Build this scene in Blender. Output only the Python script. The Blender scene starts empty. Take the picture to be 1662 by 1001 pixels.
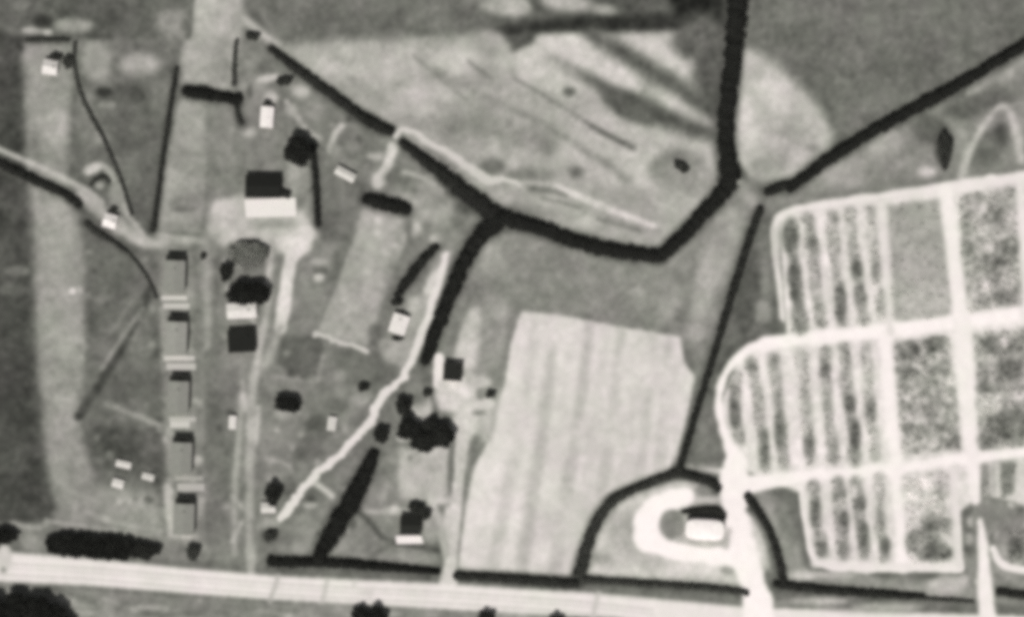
import bpy, bmesh, math, random
import numpy as np
from mathutils import Vector, Matrix
R = math.radians
random.seed(7)
rng = np.random.default_rng(11)
SC = bpy.context.scene
COL = SC.collection

# ------------------------------------------------------------------ camera, sky, sun, exposure
S = 0.30                      # metres per photograph pixel
PW, PH = 1662, 1001
ALT = 1300.0
def P(px, py, z=0.0):
    return Vector(((px - PW / 2) * S, (PH / 2 - py) * S, z))
cam = bpy.data.cameras.new('aerial_camera')
camo = bpy.data.objects.new('aerial_camera', cam)
COL.objects.link(camo)
camo.location = (0, 0, ALT)
cam.sensor_width = 36.0
cam.lens = 36.0 * ALT / (PW * S)
cam.clip_start = 10.0
cam.clip_end = 20000.0
SC.camera = camo

SUN_EL, SHADOW = R(54), Vector((0.30, 1.0))          # shadows fall to the north, a little east
sun_from = Vector((-SHADOW.x, -SHADOW.y)).normalized()
sun_az = math.atan2(sun_from.x, sun_from.y)          # clockwise from north (+Y)
w = bpy.data.worlds.new('World')
SC.world = w
w.use_nodes = True
nt = w.node_tree
bg = nt.nodes['Background']
sky = nt.nodes.new('ShaderNodeTexSky')
sky.sky_type = 'NISHITA'
sky.sun_disc = False
sky.sun_elevation = SUN_EL
sky.sun_rotation = sun_az
hs = nt.nodes.new('ShaderNodeHueSaturation')
hs.inputs['Saturation'].default_value = 0.12
nt.links.new(sky.outputs[0], hs.inputs['Color'])
nt.links.new(hs.outputs[0], bg.inputs['Color'])
bg.inputs['Strength'].default_value = 0.05
sl = bpy.data.lights.new('sun', 'SUN')
sl.energy = 4.0
sl.angle = R(0.5)
sl.color = (1.0, 0.985, 0.968)
so = bpy.data.objects.new('sun', sl)
COL.objects.link(so)
d = Vector((sun_from.x * math.cos(SUN_EL), sun_from.y * math.cos(SUN_EL), math.sin(SUN_EL)))
so.rotation_euler = d.to_track_quat('Z', 'Y').to_euler()
so.location = d * 400
SC.view_settings.view_transform = 'Standard'
SC.view_settings.look = 'None'
SC.view_settings.exposure = 0.0
SC.view_settings.gamma = 1.0
SC.render.engine = 'CYCLES'
SC.cycles.pixel_filter_type = 'BLACKMAN_HARRIS'
SC.cycles.filter_width = 5.6                          # a soft period lens
SC.cycles.use_denoising = False
SC.cycles.max_bounces = 4

KAL = 1.23                    # display value of a level surface of albedo 1 in this light
def lin(v):
    c = v / 255.0
    return c / 12.92 if c <= 0.04045 else ((c + 0.055) / 1.055) ** 2.4
def alb(v):
    return min(0.86, lin(v) / KAL)

# ------------------------------------------------------------------ materials
def tone_material(name, fine=0.10, scale=1.6, rough=0.95, coarse=0.06, cscale=0.25, bump=0.0):
    m = bpy.data.materials.new(name)
    m.use_nodes = True
    t = m.node_tree
    n = t.nodes
    b = n['Principled BSDF']
    b.inputs['Roughness'].default_value = rough
    b.inputs['Specular IOR Level'].default_value = 0.1
    at = n.new('ShaderNodeAttribute'); at.attribute_name = 'tone'
    tc = n.new('ShaderNodeTexCoord')
    def noise(sc, det, lo, hi):
        x = n.new('ShaderNodeTexNoise')
        x.inputs['Scale'].default_value = sc
        x.inputs['Detail'].default_value = det
        x.inputs['Roughness'].default_value = 0.65
        t.links.new(tc.outputs['Object'], x.inputs['Vector'])
        r = n.new('ShaderNodeMapRange')
        r.inputs['From Min'].default_value = 0.25; r.inputs['From Max'].default_value = 0.75
        r.inputs['To Min'].default_value = lo; r.inputs['To Max'].default_value = hi
        t.links.new(x.outputs['Fac'], r.inputs['Value'])
        return x, r
    xf, f = noise(scale, 4, 1 - fine, 1 + fine)
    _, c = noise(cscale, 3, 1 - coarse, 1 + coarse)
    mu = n.new('ShaderNodeMath'); mu.operation = 'MULTIPLY'
    t.links.new(f.outputs[0], mu.inputs[0]); t.links.new(c.outputs[0], mu.inputs[1])
    mu2 = n.new('ShaderNodeMath'); mu2.operation = 'MULTIPLY'
    t.links.new(mu.outputs[0], mu2.inputs[0]); t.links.new(at.outputs['Fac'], mu2.inputs[1])
    # grey-green in the low tones, faintly rosy in the high ones
    _, p = noise(0.035, 5, -0.42, 0.42)
    fr = n.new('ShaderNodeMath'); fr.operation = 'MULTIPLY_ADD'
    fr.inputs[1].default_value = 1.25
    t.links.new(at.outputs['Fac'], fr.inputs[0]); t.links.new(p.outputs[0], fr.inputs[2])
    mx = n.new('ShaderNodeMix'); mx.data_type = 'RGBA'
    mx.inputs['A'].default_value = (0.975, 1.0, 0.865, 1)
    mx.inputs['B'].default_value = (1.055, 0.972, 0.945, 1)
    t.links.new(fr.outputs[0], mx.inputs['Factor'])
    vm = n.new('ShaderNodeVectorMath'); vm.operation = 'SCALE'
    t.links.new(mx.outputs['Result'], vm.inputs[0]); t.links.new(mu2.outputs[0], vm.inputs['Scale'])
    t.links.new(vm.outputs[0], b.inputs['Base Color'])
    if bump:
        bp = n.new('ShaderNodeBump')
        bp.inputs['Strength'].default_value = bump
        bp.inputs['Distance'].default_value = 0.4
        t.links.new(xf.outputs['Fac'], bp.inputs['Height'])
        t.links.new(bp.outputs[0], b.inputs['Normal'])
    return m
M = {
    'grass': tone_material('meadow_grass', 0.16, 0.9, coarse=0.07, cscale=0.13, bump=0.25),
    'crop': tone_material('ripe_crop', 0.07, 0.9, coarse=0.04, cscale=0.1, bump=0.12),
    'earth': tone_material('trodden_earth', 0.09, 0.8, coarse=0.06, cscale=0.2, bump=0.15),
    'gravel': tone_material('pale_gravel', 0.05, 1.5, coarse=0.03, cscale=0.2),
    'concrete': tone_material('road_concrete', 0.035, 0.8, coarse=0.03, cscale=0.1),
    'soil': tone_material('bed_soil', 0.16, 1.1, coarse=0.08, cscale=0.35, bump=0.3),
    'leaf': tone_material('foliage', 0.10, 2.0),
    'bark': tone_material('bark', 0.2, 3.0),
    'wall': tone_material('painted_wall', 0.06, 1.2),
    'roof': tone_material('roof_sheet', 0.12, 0.9, coarse=0.10, cscale=0.4),
    'trim': tone_material('dark_trim', 0.05, 2.0),
}

# ------------------------------------------------------------------ tone and region maps of the ground (photograph pixels)
MG = 70
MW, MH = PW + 2 * MG, PH + 2 * MG
TONE = np.full((MH, MW), 122.0)
LAB = np.zeros((MH, MW), np.int16)
REL = np.zeros((MH, MW))                     # raised beds
REG = [('meadow', 'grass', None)]

def blur(a, s):
    if s <= 0.4: return a
    r = max(1, int(round(s * 1.0)))
    for ax in (0, 1):
        for _ in range(3):
            b = a
            pad = [(0, 0), (0, 0)]; pad[ax] = (r + 1, r)
            c = np.cumsum(np.pad(b, pad, mode='edge'), axis=ax)
            n = a.shape[ax]
            if ax == 0: a = (c[2 * r + 1:2 * r + 1 + n] - c[:n]) / (2 * r + 1)
            else: a = (c[:, 2 * r + 1:2 * r + 1 + n] - c[:, :n]) / (2 * r + 1)
    return a
def box_of(xs, ys, pad):
    x0 = max(0, int(min(xs) + MG - pad)); x1 = min(MW, int(max(xs) + MG + pad) + 1)
    y0 = max(0, int(min(ys) + MG - pad)); y1 = min(MH, int(max(ys) + MG + pad) + 1)
    return x0, x1, y0, y1
def grid(x0, x1, y0, y1):
    return np.meshgrid(np.arange(x0, x1) - MG + 0.5, np.arange(y0, y1) - MG + 0.5)
def poly_mask(pts, pad):
    xs, ys = [p[0] for p in pts], [p[1] for p in pts]
    bx = box_of(xs, ys, pad)
    X, Y = grid(*bx)
    wob = pad > 0
    m = np.zeros(X.shape, bool)
    n = len(pts)
    for i in range(n):
        (xa, ya), (xb, yb) = pts[i], pts[(i + 1) % n]
        if ya == yb: continue
        c = ((ya > Y) != (yb > Y)) & (X < (xb - xa) * (Y - ya) / (yb - ya) + xa)
        m ^= c
    return bx, m
def smooth_line(pts, k=2):
    pts = [tuple(map(float, p)) for p in pts]
    for _ in range(k):
        if len(pts) < 3: break
        q = [pts[0]]
        for a, b in zip(pts[:-1], pts[1:]):
            q.append(tuple(0.75 * u + 0.25 * v for u, v in zip(a, b)))
            q.append(tuple(0.25 * u + 0.75 * v for u, v in zip(a, b)))
        q.append(pts[-1]); pts = q
    return pts
def line_mask(pts, w, pad, jag=0):
    pts = smooth_line([(p[0], p[1], p[2] if len(p) > 2 else w) for p in pts])
    if jag:
        pts = [(x + rng.normal() * jag, y + rng.normal() * jag, ww * (1 + rng.normal() * 0.12)) for x, y, ww in pts]
    mw = max(p[2] for p in pts)
    bx = box_of([p[0] for p in pts], [p[1] for p in pts], pad + mw)
    X, Y = grid(*bx)
    m = np.zeros(X.shape, bool)
    for (xa, ya, wa), (xb, yb, wb) in zip(pts[:-1], pts[1:]):
        dx, dy = xb - xa, yb - ya
        L = dx * dx + dy * dy + 1e-9
        t = np.clip(((X - xa) * dx + (Y - ya) * dy) / L, 0, 1)
        dd = np.hypot(X - xa - t * dx, Y - ya - t * dy)
        m |= dd < (wa + (wb - wa) * t) / 2
    return bx, m
def put(bx, m, v, soft, a):
    x0, x1, y0, y1 = bx
    mm = blur(m.astype(float), soft * 0.62) * a
    t = TONE[y0:y1, x0:x1]
    t += (v - t) * mm
def region(name, mat, bx, m, info=None):
    REG.append((name, mat, info))
    x0, x1, y0, y1 = bx
    LAB[y0:y1, x0:x1][m] = len(REG) - 1
def F(name, pts, v, soft=3, mat='grass', a=1.0, info=None):       # a field: region and tone
    bx, m = poly_mask(pts, soft * 3 + 2)
    region(name, mat, bx, m, info); put(bx, m, v, soft, a)
def A(pts, v, soft=3, a=1.0):                                     # a tone patch of the ground cover
    bx, m = poly_mask(pts, soft * 3 + 2); put(bx, m, v, soft, a)
def L(pts, w, v, soft=2, a=1.0, clip=False):                      # a worn or dark line in the ground cover
    bx, m = line_mask(pts, w, soft * 3 + 2)
    if clip: m &= LAB[bx[2]:bx[3], bx[0]:bx[1]] == len(REG) - 1
    put(bx, m, v, soft, a)
def E(x, y, rx, ry, v, soft=4, a=1.0, rot=0):                     # a blob
    c, s = math.cos(R(rot)), math.sin(R(rot))
    pts = [(x + rx * math.cos(t) * c - ry * math.sin(t) * s, y + rx * math.cos(t) * s + ry * math.sin(t) * c)
           for t in np.linspace(0, 2 * math.pi, 24, endpoint=False)]
    A(pts, v, soft, a)
def T(name, pts, w, v, soft=2, mat='gravel', a=1.0, jag=0.55):    # a path or track: region and tone
    bx, m = line_mask(pts, w, soft * 3 + 2, jag)
    region(name, mat, bx, m); put(bx, m, v, soft, a)

# ---- big fields
F('field', [(-70, 15), (40, 60), (38, 110), (48, 260), (58, 340), (60, 520), (66, 600), (72, 700), (88, 800), (95, 848), (-70, 850)], 80, 6)
A([(-70, -70), (310, -70), (300, 60), (140, 70), (40, 60), (-70, 20)], 100, 8)
E(35, 8, 14, 10, 125, 5); E(20, 470, 26, 9, 100, 5); E(28, 440, 22, 8, 108, 4); E(20, 330, 30, 20, 88, 10)
E(40, 790, 40, 30, 74, 12); E(30, 640, 30, 50, 74, 14); E(150, 30, 60, 14, 92, 8); E(230, 20, 40, 30, 100, 8)
F('field', [(40, 78), (115, 70), (118, 150), (108, 230), (110, 280), (122, 330), (138, 420), (140, 560), (128, 690), (155, 790), (262, 815), (270, 868), (100, 835), (80, 770), (64, 600), (58, 450), (48, 300)], 150, 13)
E(90, 210, 30, 30, 168, 12); E(95, 380, 26, 60, 166, 14); E(108, 520, 26, 60, 163, 12); E(105, 690, 20, 50, 158, 12); E(190, 812, 70, 16, 152, 10); E(60, 250, 16, 40, 140, 9)
E(100, 130, 20, 20, 140, 8); E(85, 100, 40, 20, 145, 8); E(130, 835, 50, 10, 142, 6); E(110, 760, 20, 30, 152, 9)
F('field', [(122, 80), (300, 60), (285, 120), (250, 380), (262, 470), (270, 800), (160, 780), (132, 690), (142, 560), (140, 420), (124, 330), (112, 280), (118, 150)], 112, 7)
E(158, 100, 26, 34, 152, 8); E(228, 105, 34, 18, 170, 9); E(120, 42, 34, 12, 150, 7); E(55, 50, 20, 6, 160, 4); E(78, 54, 7, 6, 190, 3)
E(205, 160, 40, 26, 94, 8); E(170, 150, 14, 8, 66, 4); E(175, 172, 16, 6, 130, 4); E(70, 36, 16, 12, 66, 5); E(62, 65, 40, 4, 68, 3); E(160, 60, 22, 5, 88, 4)
L([(30, 72), (34, 80)], 10, 66, 3); E(215, 210, 40, 40, 104, 10); E(235, 300, 14, 60, 106, 8); E(140, 190, 18, 40, 128, 8); E(165, 225, 14, 12, 150, 6)
E(200, 600, 30, 60, 104, 12); E(175, 500, 30, 60, 106, 12); E(225, 560, 18, 40, 122, 9)
A([(150, 690), (262, 690), (265, 790), (205, 770), (150, 760)], 92, 8); E(200, 720, 40, 22, 84, 8)
L([(175, 655), (235, 680), (262, 690)], 8, 145, 4); L([(245, 470), (185, 590), (128, 676)], 15, 84, 4)
L([(232, 500), (190, 560), (165, 600)], 7, 140, 3); L([(215, 490), (180, 540)], 6, 128, 3)
L([(140, 830), (190, 850), (265, 862)], 7, 160, 3); L([(75, 845), (270, 872)], 6, 158, 3)
E(118, 473, 6, 5, 215, 2); L([(110, 795), (160, 815)], 6, 165, 3)
# pale belt coming down from the top
F('field', [(312, -70), (398, -70), (392, 60), (380, 150), (300, 145), (292, 100), (312, 30)], 165, 6)
E(345, 20, 28, 40, 178, 9); E(300, 45, 14, 20, 150, 6); E(360, 100, 22, 40, 155, 8); L([(316, -40), (306, 60)], 8, 110, 4)
E(280, 35, 26, 22, 138, 8); E(303, 40, 8, 14, 115, 5)
F('field', [(294, 160), (386, 168), (372, 260), (338, 380), (256, 376), (272, 250)], 150, 4)
A([(350, 165), (384, 168), (370, 255), (338, 378), (330, 376), (344, 260)], 140, 4); L([(350, 168), (340, 280), (330, 370)], 5, 125, 3)
E(310, 200, 22, 40, 158, 8); E(300, 330, 30, 12, 135, 5); E(295, 355, 34, 8, 158, 4); E(290, 300, 24, 14, 156, 5); E(300, 340, 20, 4, 122, 3)
F('garden', [(386, 170), (440, 95), (540, 165), (640, 225), (790, 345), (735, 400), (690, 590), (600, 690), (465, 835), (410, 905), (330, 905), (330, 380), (372, 260)], 132, 6, 'earth')
A([(395, 70), (445, 90), (520, 150), (470, 200), (392, 170)], 122, 8)
# top fields
F('field', [(395, -70), (760, -70), (826, 40), (740, 62), (560, 66), (450, 74), (420, 52), (400, 30)], 112, 6)
E(560, 35, 80, 18, 106, 9); E(700, 20, 40, 30, 116, 10); L([(420, 10), (450, 60)], 10, 128, 5)
L([(395, 30), (425, 55), (450, 75)], 12, 172, 5)
F('field', [(440, 78), (560, 66), (720, 62), (830, 46), (1174, 35), (1174, 290), (1075, 410), (860, 360), (800, 348), (650, 218), (545, 152)], 166, 9)
F('field', [(756, -70), (1215, -70), (1200, 60), (1150, 46), (1040, 40), (830, 48), (770, 10)], 88, 8)
E(822, 8, 48, 20, 168, 8, rot=6); E(920, 4, 44, 16, 168, 8, rot=8); E(982, 18, 24, 9, 160, 6, rot=10); E(775, -5, 30, 12, 130, 10); E(1000, -20, 60, 14, 110, 10); L([(865, 0), (890, 45)], 12, 92, 6)
A([(1060, -70), (1215, -70), (1204, 44), (1100, 34)], 36, 8)
E(600, 105, 90, 24, 188, 12); E(740, 98, 44, 22, 188, 10); E(545, 105, 30, 12, 186, 7); E(680, 160, 54, 26, 184, 12); E(760, 200, 70, 24, 148, 14); E(850, 220, 60, 20, 146, 12)
E(560, 95, 50, 14, 178, 9); E(640, 180, 20, 14, 176, 8)
A([(822, 100), (860, 66), (930, 52), (990, 80), (1030, 118), (1020, 150), (970, 140), (930, 160), (880, 150)], 194, 14)
A([(880, 74), (940, 58), (1030, 120), (1048, 150), (1000, 160), (940, 112)], 202, 11)
A([(1020, 60), (1070, 60), (1130, 118), (1118, 134), (1075, 116), (1030, 90)], 198, 12)
A([(1060, 140), (1085, 142), (1130, 176), (1160, 206), (1120, 204), (1085, 180)], 200, 10)
A([(960, 180), (1080, 215), (1140, 235), (1130, 290), (1060, 310), (960, 290), (900, 250)], 184, 12)
L([(800, 40, 12), (850, 58, 26), (835, 80, 10)], 20, 92, 6); E(845, 60, 26, 16, 92, 7)
L([(826, 50, 16), (900, 42, 22), (1000, 40, 26), (1185, 32, 34)], 18, 58, 6)
L([(955, 52, 22), (1030, 98, 26), (1090, 134, 26), (1130, 164, 24), (1174, 184, 36)], 18, 92, 13)
L([(885, 88, 4), (930, 112, 9), (985, 146, 20), (1040, 178, 36), (1090, 196, 28), (1140, 214, 24), (1174, 222, 28)], 14, 92, 11)
E(1008, 164, 34, 18, 102, 7, rot=20); E(1030, 186, 36, 12, 104, 6, rot=20); E(925, 120, 18, 6, 150, 5, rot=30); E(925, 150, 11, 8, 112, 5); E(1140, 66, 48, 34, 100, 10); E(1155, 120, 28, 46, 96, 9); E(1160, 170, 14, 26, 92, 7)
L([(835, 128), (900, 165), (960, 205), (1030, 243)], 5, 138, 4); L([(960, 206), (1030, 241)], 7, 114, 5)
L([(700, 110), (770, 150), (860, 190), (960, 250), (1020, 292)], 9, 142, 6); L([(760, 100), (800, 130)], 5, 140, 3); L([(670, 90), (760, 165)], 4, 142, 4)
E(800, 236, 10, 14, 178, 5); E(800, 270, 20, 14, 128, 7); E(890, 240, 18, 12, 132, 7); E(935, 280, 12, 12, 120, 6); E(860, 285, 40, 12, 138, 7); E(1140, 250, 12, 14, 178, 6)
E(1100, 275, 46, 34, 140, 9); E(1140, 300, 30, 20, 150, 8)
L([(860, 305), (920, 315)], 10, 120, 5); L([(900, 300, 6), (925, 312, 10), (960, 328, 12), (1000, 345, 10), (1062, 367, 8)], 9, 204, 4); L([(1058, 326), (1095, 342)], 7, 182, 4)
E(955, 362, 14, 12, 180, 6); L([(830, 296), (900, 300)], 5, 172, 3); L([(880, 322), (940, 338)], 6, 124, 4); L([(970, 355), (1040, 375)], 7, 136, 4); E(830, 340, 14, 10, 166, 6); E(850, 345, 60, 12, 140, 8)
E(920, 340, 24, 6, 170, 5, rot=20)
F('field', [(1202, 66), (1248, 90), (1300, 132), (1338, 178), (1356, 216), (1345, 238), (1285, 292), (1188, 292)], 182, 12)
E(1255, 150, 36, 28, 206, 9, rot=45); E(1220, 200, 18, 50, 200, 9); E(1290, 210, 26, 20, 164, 9); E(1250, 270, 34, 14, 158, 9); E(1322, 205, 16, 24, 180, 8); E(1320, 242, 12, 8, 140, 6)
F('field', [(1214, -70), (1732, -70), (1732, 30), (1560, 126), (1420, 206), (1350, 238), (1356, 216), (1338, 178), (1300, 132), (1248, 90), (1206, 66)], 112, 7)
L([(1215, 78), (1255, 98), (1312, 146), (1352, 210)], 12, 138, 6, 0.6)
E(1300, 60, 60, 30, 106, 12); E(1480, 50, 80, 40, 116, 14); E(1400, 130, 50, 30, 110, 12); E(1330, 20, 70, 10, 118, 9); L([(1215, 10), (1210, 60)], 12, 132, 5)
F('meadow', [(1300, 300), (1430, 226), (1570, 146), (1732, 56), (1732, 276), (1400, 322), (1250, 338)], 140, 6)
E(1380, 280, 50, 26, 160, 10); E(1440, 230, 30, 22, 164, 10, rot=-30); E(1600, 160, 50, 20, 108, 9); E(1510, 210, 30, 26, 106, 8); E(1560, 180, 30, 16, 102, 8); E(1600, 240, 26, 30, 112, 8)
E(1640, 118, 8, 7, 158, 4); E(1625, 220, 14, 20, 98, 6); E(1505, 280, 14, 10, 196, 6); E(1532, 238, 15, 34, 88, 5); E(1420, 285, 20, 20, 140, 8); E(1590, 130, 26, 8, 140, 5, rot=-28); E(1585, 145, 20, 6, 150, 5, rot=-28)
E(1610, 290, 10, 6, 225, 4)
# the field in the middle and the grey land round it
F('meadow', [(800, 385), (860, 378), (1070, 428), (1130, 384), (1205, 300), (1235, 338), (1100, 765), (985, 805), (932, 935), (742, 925), (740, 640), (690, 600), (765, 420)], 138, 5)
E(1010, 470, 80, 26, 140, 12); E(870, 440, 70, 20, 136, 10); E(800, 420, 26, 30, 152, 10); E(1170, 400, 24, 70, 162, 9, rot=18); E(1145, 470, 16, 60, 168, 9, rot=14); E(1130, 540, 16, 14, 160, 7); E(1115, 585, 16, 22, 118, 7)
E(1035, 475, 12, 8, 158, 5); E(1075, 540, 40, 8, 140, 5); E(1090, 505, 22, 26, 150, 8); E(1105, 515, 10, 12, 128, 5); E(950, 480, 60, 14, 134, 9)
E(750, 520, 26, 50, 128, 10); E(808, 540, 16, 60, 160, 7, rot=8); E(780, 560, 10, 50, 158, 6)
F('field', [(848, 506), (905, 512), (1000, 530), (1104, 548), (1112, 590), (1128, 612), (1108, 700), (1085, 768), (985, 800), (940, 870), (928, 932), (744, 922), (756, 830), (770, 760), (806, 690), (822, 620), (830, 560)], 219, 4, 'crop')
CROP = len(REG) - 1
for x0, x1, v in ((874, 796, 196), (902, 846, 186), (930, 872, 212), (958, 900, 184), (985, 930, 206), (1012, 955, 184), (1042, 990, 206), (1062, 1018, 190), (1088, 1050, 196), (850, 768, 220)):
    L([(x0, 520, 14), ((x0 + x1) / 2 + 8, 700, 20), (x1, 930, 26)], 20, v, 7, 0.9, True)
E(790, 800, 20, 60, 222, 12, rot=14); E(830, 690, 30, 60, 214, 12); E(1040, 600, 40, 40, 214, 14); E(900, 540, 40, 20, 216, 10); E(940, 850, 60, 50, 202, 16); E(985, 700, 60, 30, 206, 14); E(1090, 640, 16, 60, 212, 9)
E(775, 880, 20, 30, 216, 9); A([(1090, 690), (1110, 640), (1122, 640), (1095, 760)], 214, 4)
# land round the farm by the lane
A([(765, 500), (782, 500), (778, 600), (740, 600), (744, 545)], 182, 5); E(755, 580, 16, 24, 204, 6); A([(790, 470), (822, 480), (812, 560), (790, 620), (778, 620), (782, 520)], 150, 6)
E(735, 640, 30, 30, 210, 7); E(770, 640, 26, 30, 204, 8); E(760, 690, 26, 40, 200, 8); E(790, 690, 14, 30, 184, 6); E(790, 640, 18, 14, 150, 3); E(792, 656, 12, 9, 208, 4)
E(778, 670, 12, 4, 140, 3); E(770, 722, 9, 18, 132, 5, rot=15); E(785, 620, 14, 8, 190, 4); E(752, 740, 10, 26, 170, 6)
E(685, 660, 17, 26, 182, 4); E(672, 640, 26, 20, 128, 7); E(655, 712, 12, 7, 178, 4); E(640, 620, 14, 30, 122, 7)
F('garden', [(610, 735), (650, 722), (742, 722), (735, 830), (735, 930), (520, 905), (562, 830)], 132, 5)
A([(645, 728), (735, 720), (728, 815), (650, 812)], 180, 6); E(620, 790, 11, 20, 164, 5); E(600, 860, 40, 20, 128, 7); E(610, 770, 20, 36, 124, 8); E(736, 760, 9, 44, 126, 4)
E(648, 830, 60, 5, 168, 4); E(700, 850, 16, 30, 160, 6); E(560, 860, 7, 5, 205, 2.5); E(550, 885, 16, 12, 150, 6); E(640, 905, 70, 8, 148, 6); E(640, 826, 9, 6, 190, 4)
L([(575, 825), (605, 850), (625, 880), (690, 888), (715, 894)], 8, 92, 4); L([(600, 905), (650, 870)], 8, 112, 5); L([(690, 893), (725, 880)], 5, 120, 4)
# village gardens between the tracks
A([(332, 170), (380, 172), (372, 260), (350, 330), (340, 330)], 132, 5)
A([(390, 190), (470, 210), (465, 270), (400, 270), (380, 240)], 124, 7); E(405, 215, 12, 8, 172, 6); E(395, 150, 10, 26, 150, 6); E(420, 150, 22, 30, 148, 8)
E(440, 160, 12, 10, 186, 5); E(490, 150, 14, 12, 176, 6); E(435, 128, 18, 6, 188, 3, rot=-12); E(410, 100, 24, 20, 128, 8); E(435, 105, 18, 12, 110, 6); E(405, 150, 6, 14, 112, 4)
E(475, 180, 14, 10, 160, 6); L([(465, 165), (500, 215), (520, 225)], 8, 172, 4); E(540, 190, 26, 20, 126, 7); E(510, 180, 20, 14, 146, 7)
L([(555, 205), (542, 220), (536, 245)], 10, 186, 4); A([(560, 215), (600, 210), (630, 240), (600, 270), (555, 255)], 124, 6); E(610, 255, 14, 7, 172, 5); E(640, 235, 12, 12, 160, 6)
L([(638, 240), (630, 270), (612, 300)], 16, 196, 4); E(618, 290, 14, 10, 196, 5)
A([(520, 255), (560, 275), (610, 310), (585, 340), (560, 400), (520, 390)], 118, 6); E(545, 245, 10, 14, 150, 5)
A([(625, 290), (690, 280), (760, 340), (730, 380), (680, 360)], 140, 7); E(650, 290, 26, 16, 118, 6); E(700, 310, 20, 20, 152, 7); E(720, 350, 20, 16, 158, 7); E(735, 300, 20, 18, 98, 8); E(755, 330, 16, 20, 92, 7)
L([(655, 280), (680, 285), (720, 310)], 6, 170, 4); E(672, 370, 12, 12, 200, 6); E(690, 340, 10, 20, 162, 6); E(745, 365, 10, 16, 122, 6); E(705, 390, 8, 10, 178, 5)
A([(490, 260), (508, 260), (512, 365), (490, 360)], 138, 4); A([(520, 340), (550, 340), (548, 385), (522, 390)], 106, 6); E(478, 290, 12, 30, 160, 5)
A([(345, 325), (395, 318), (490, 340), (520, 380), (480, 420), (420, 400), (350, 400), (335, 385)], 190, 7); E(440, 364, 36, 9, 172, 5); E(370, 345, 20, 14, 200, 7); E(480, 395, 26, 16, 222, 7)
A([(372, 395), (410, 388), (440, 410), (440, 440), (395, 440), (368, 420)], 118, 5); E(392, 428, 8, 6, 172, 4); E(350, 420, 12, 40, 142, 8)
L([(355, 405), (345, 520), (350, 640)], 12, 118, 6); E(440, 420, 9, 30, 150, 5)
A([(490, 410), (560, 400), (535, 480), (505, 545), (470, 540), (478, 450)], 134, 6); E(518, 425, 16, 6, 158, 4); E(522, 440, 14, 7, 108, 4); E(518, 451, 9, 6, 192, 3.5); E(550, 420, 10, 40, 116, 6, rot=18)
F('field', [(590, 338), (620, 340), (664, 356), (650, 400), (600, 560), (575, 556), (515, 542), (545, 470), (572, 400)], 167, 3.5, 'crop')
E(610, 440, 20, 60, 171, 9, rot=20); E(655, 330, 30, 14, 168, 6)
L([(666, 360), (640, 450), (612, 560)], 14, 120, 6); E(640, 420, 8, 40, 148, 6, rot=20); E(650, 400, 6, 26, 170, 4, rot=20); E(610, 545, 13, 20, 106, 5)
A([(452, 545), (520, 545), (530, 570), (515, 610), (475, 610), (450, 590)], 106, 5); A([(535, 565), (620, 570), (640, 600), (610, 640), (540, 620)], 116, 6)
L([(528, 560), (515, 630), (495, 690)], 6, 148, 4); L([(440, 610), (510, 620)], 7, 150, 4); E(550, 610, 14, 10, 146, 5); E(520, 650, 26, 30, 124, 8); E(545, 660, 20, 14, 112, 7); E(586, 650, 16, 10, 160, 5); E(640, 570, 20, 20, 172, 7); E(625, 560, 10, 10, 150, 5)
E(520, 690, 30, 16, 100, 7); E(600, 610, 20, 8, 114, 5); E(580, 690, 14, 16, 130, 6)
A([(425, 690), (480, 680), (478, 740), (425, 745)], 138, 5); E(460, 672, 16, 8, 160, 5); A([(480, 700), (540, 700), (520, 740), (480, 750)], 112, 6)
L([(430, 745), (455, 748), (470, 757)], 8, 158, 3.5); E(495, 735, 20, 10, 106, 6); E(470, 790, 14, 20, 112, 6); E(440, 850, 16, 10, 160, 5); E(440, 868, 14, 12, 92, 5); A([(520, 770), (575, 750), (560, 800), (520, 790)], 128, 6)
A([(460, 850), (545, 800), (520, 900), (450, 905)], 128, 7); E(505, 812, 9, 6, 90, 4); E(503, 820, 11, 5, 164, 4); E(490, 890, 20, 10, 146, 6); L([(510, 782), (528, 795), (540, 805)], 9, 192, 3.5)
A([(330, 600), (385, 600), (380, 760), (345, 900), (330, 900)], 118, 6); E(360, 690, 20, 40, 112, 8); E(375, 672, 9, 6, 90, 4); E(352, 560, 20, 30, 120, 8); E(350, 820, 14, 60, 124, 7); L([(335, 380), (338, 560)], 14, 150, 6)
E(322, 555, 5, 5, 168, 3)
A([(660, 500), (690, 470), (700, 440), (715, 410), (735, 405), (720, 470), (690, 560), (650, 600)], 168, 5); E(703, 460, 9, 24, 206, 5, rot=20); E(672, 492, 10, 10, 178, 5); E(700, 420, 10, 16, 150, 5)
E(655, 575, 14, 24, 166, 6)
# column of yards with the huts
A([(258, 385), (330, 385), (332, 905), (282, 905), (268, 700), (262, 470)], 138, 5)
L([(262, 385), (285, 390), (330, 392)], 12, 168, 5); L([(252, 380), (300, 390)], 8, 170, 4)
L([(318, 400), (322, 600), (326, 860)], 9, 128, 5); L([(264, 500), (270, 600)], 10, 152, 5); L([(272, 790), (282, 900)], 14, 175, 4); E(300, 870, 26, 4, 172, 3); E(320, 748, 10, 8, 160, 4); E(325, 825, 7, 12, 160, 4)
E(235, 400, 10, 10, 120, 5)
A([(285, 880), (330, 880), (326, 905), (285, 905)], 150, 4)
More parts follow.
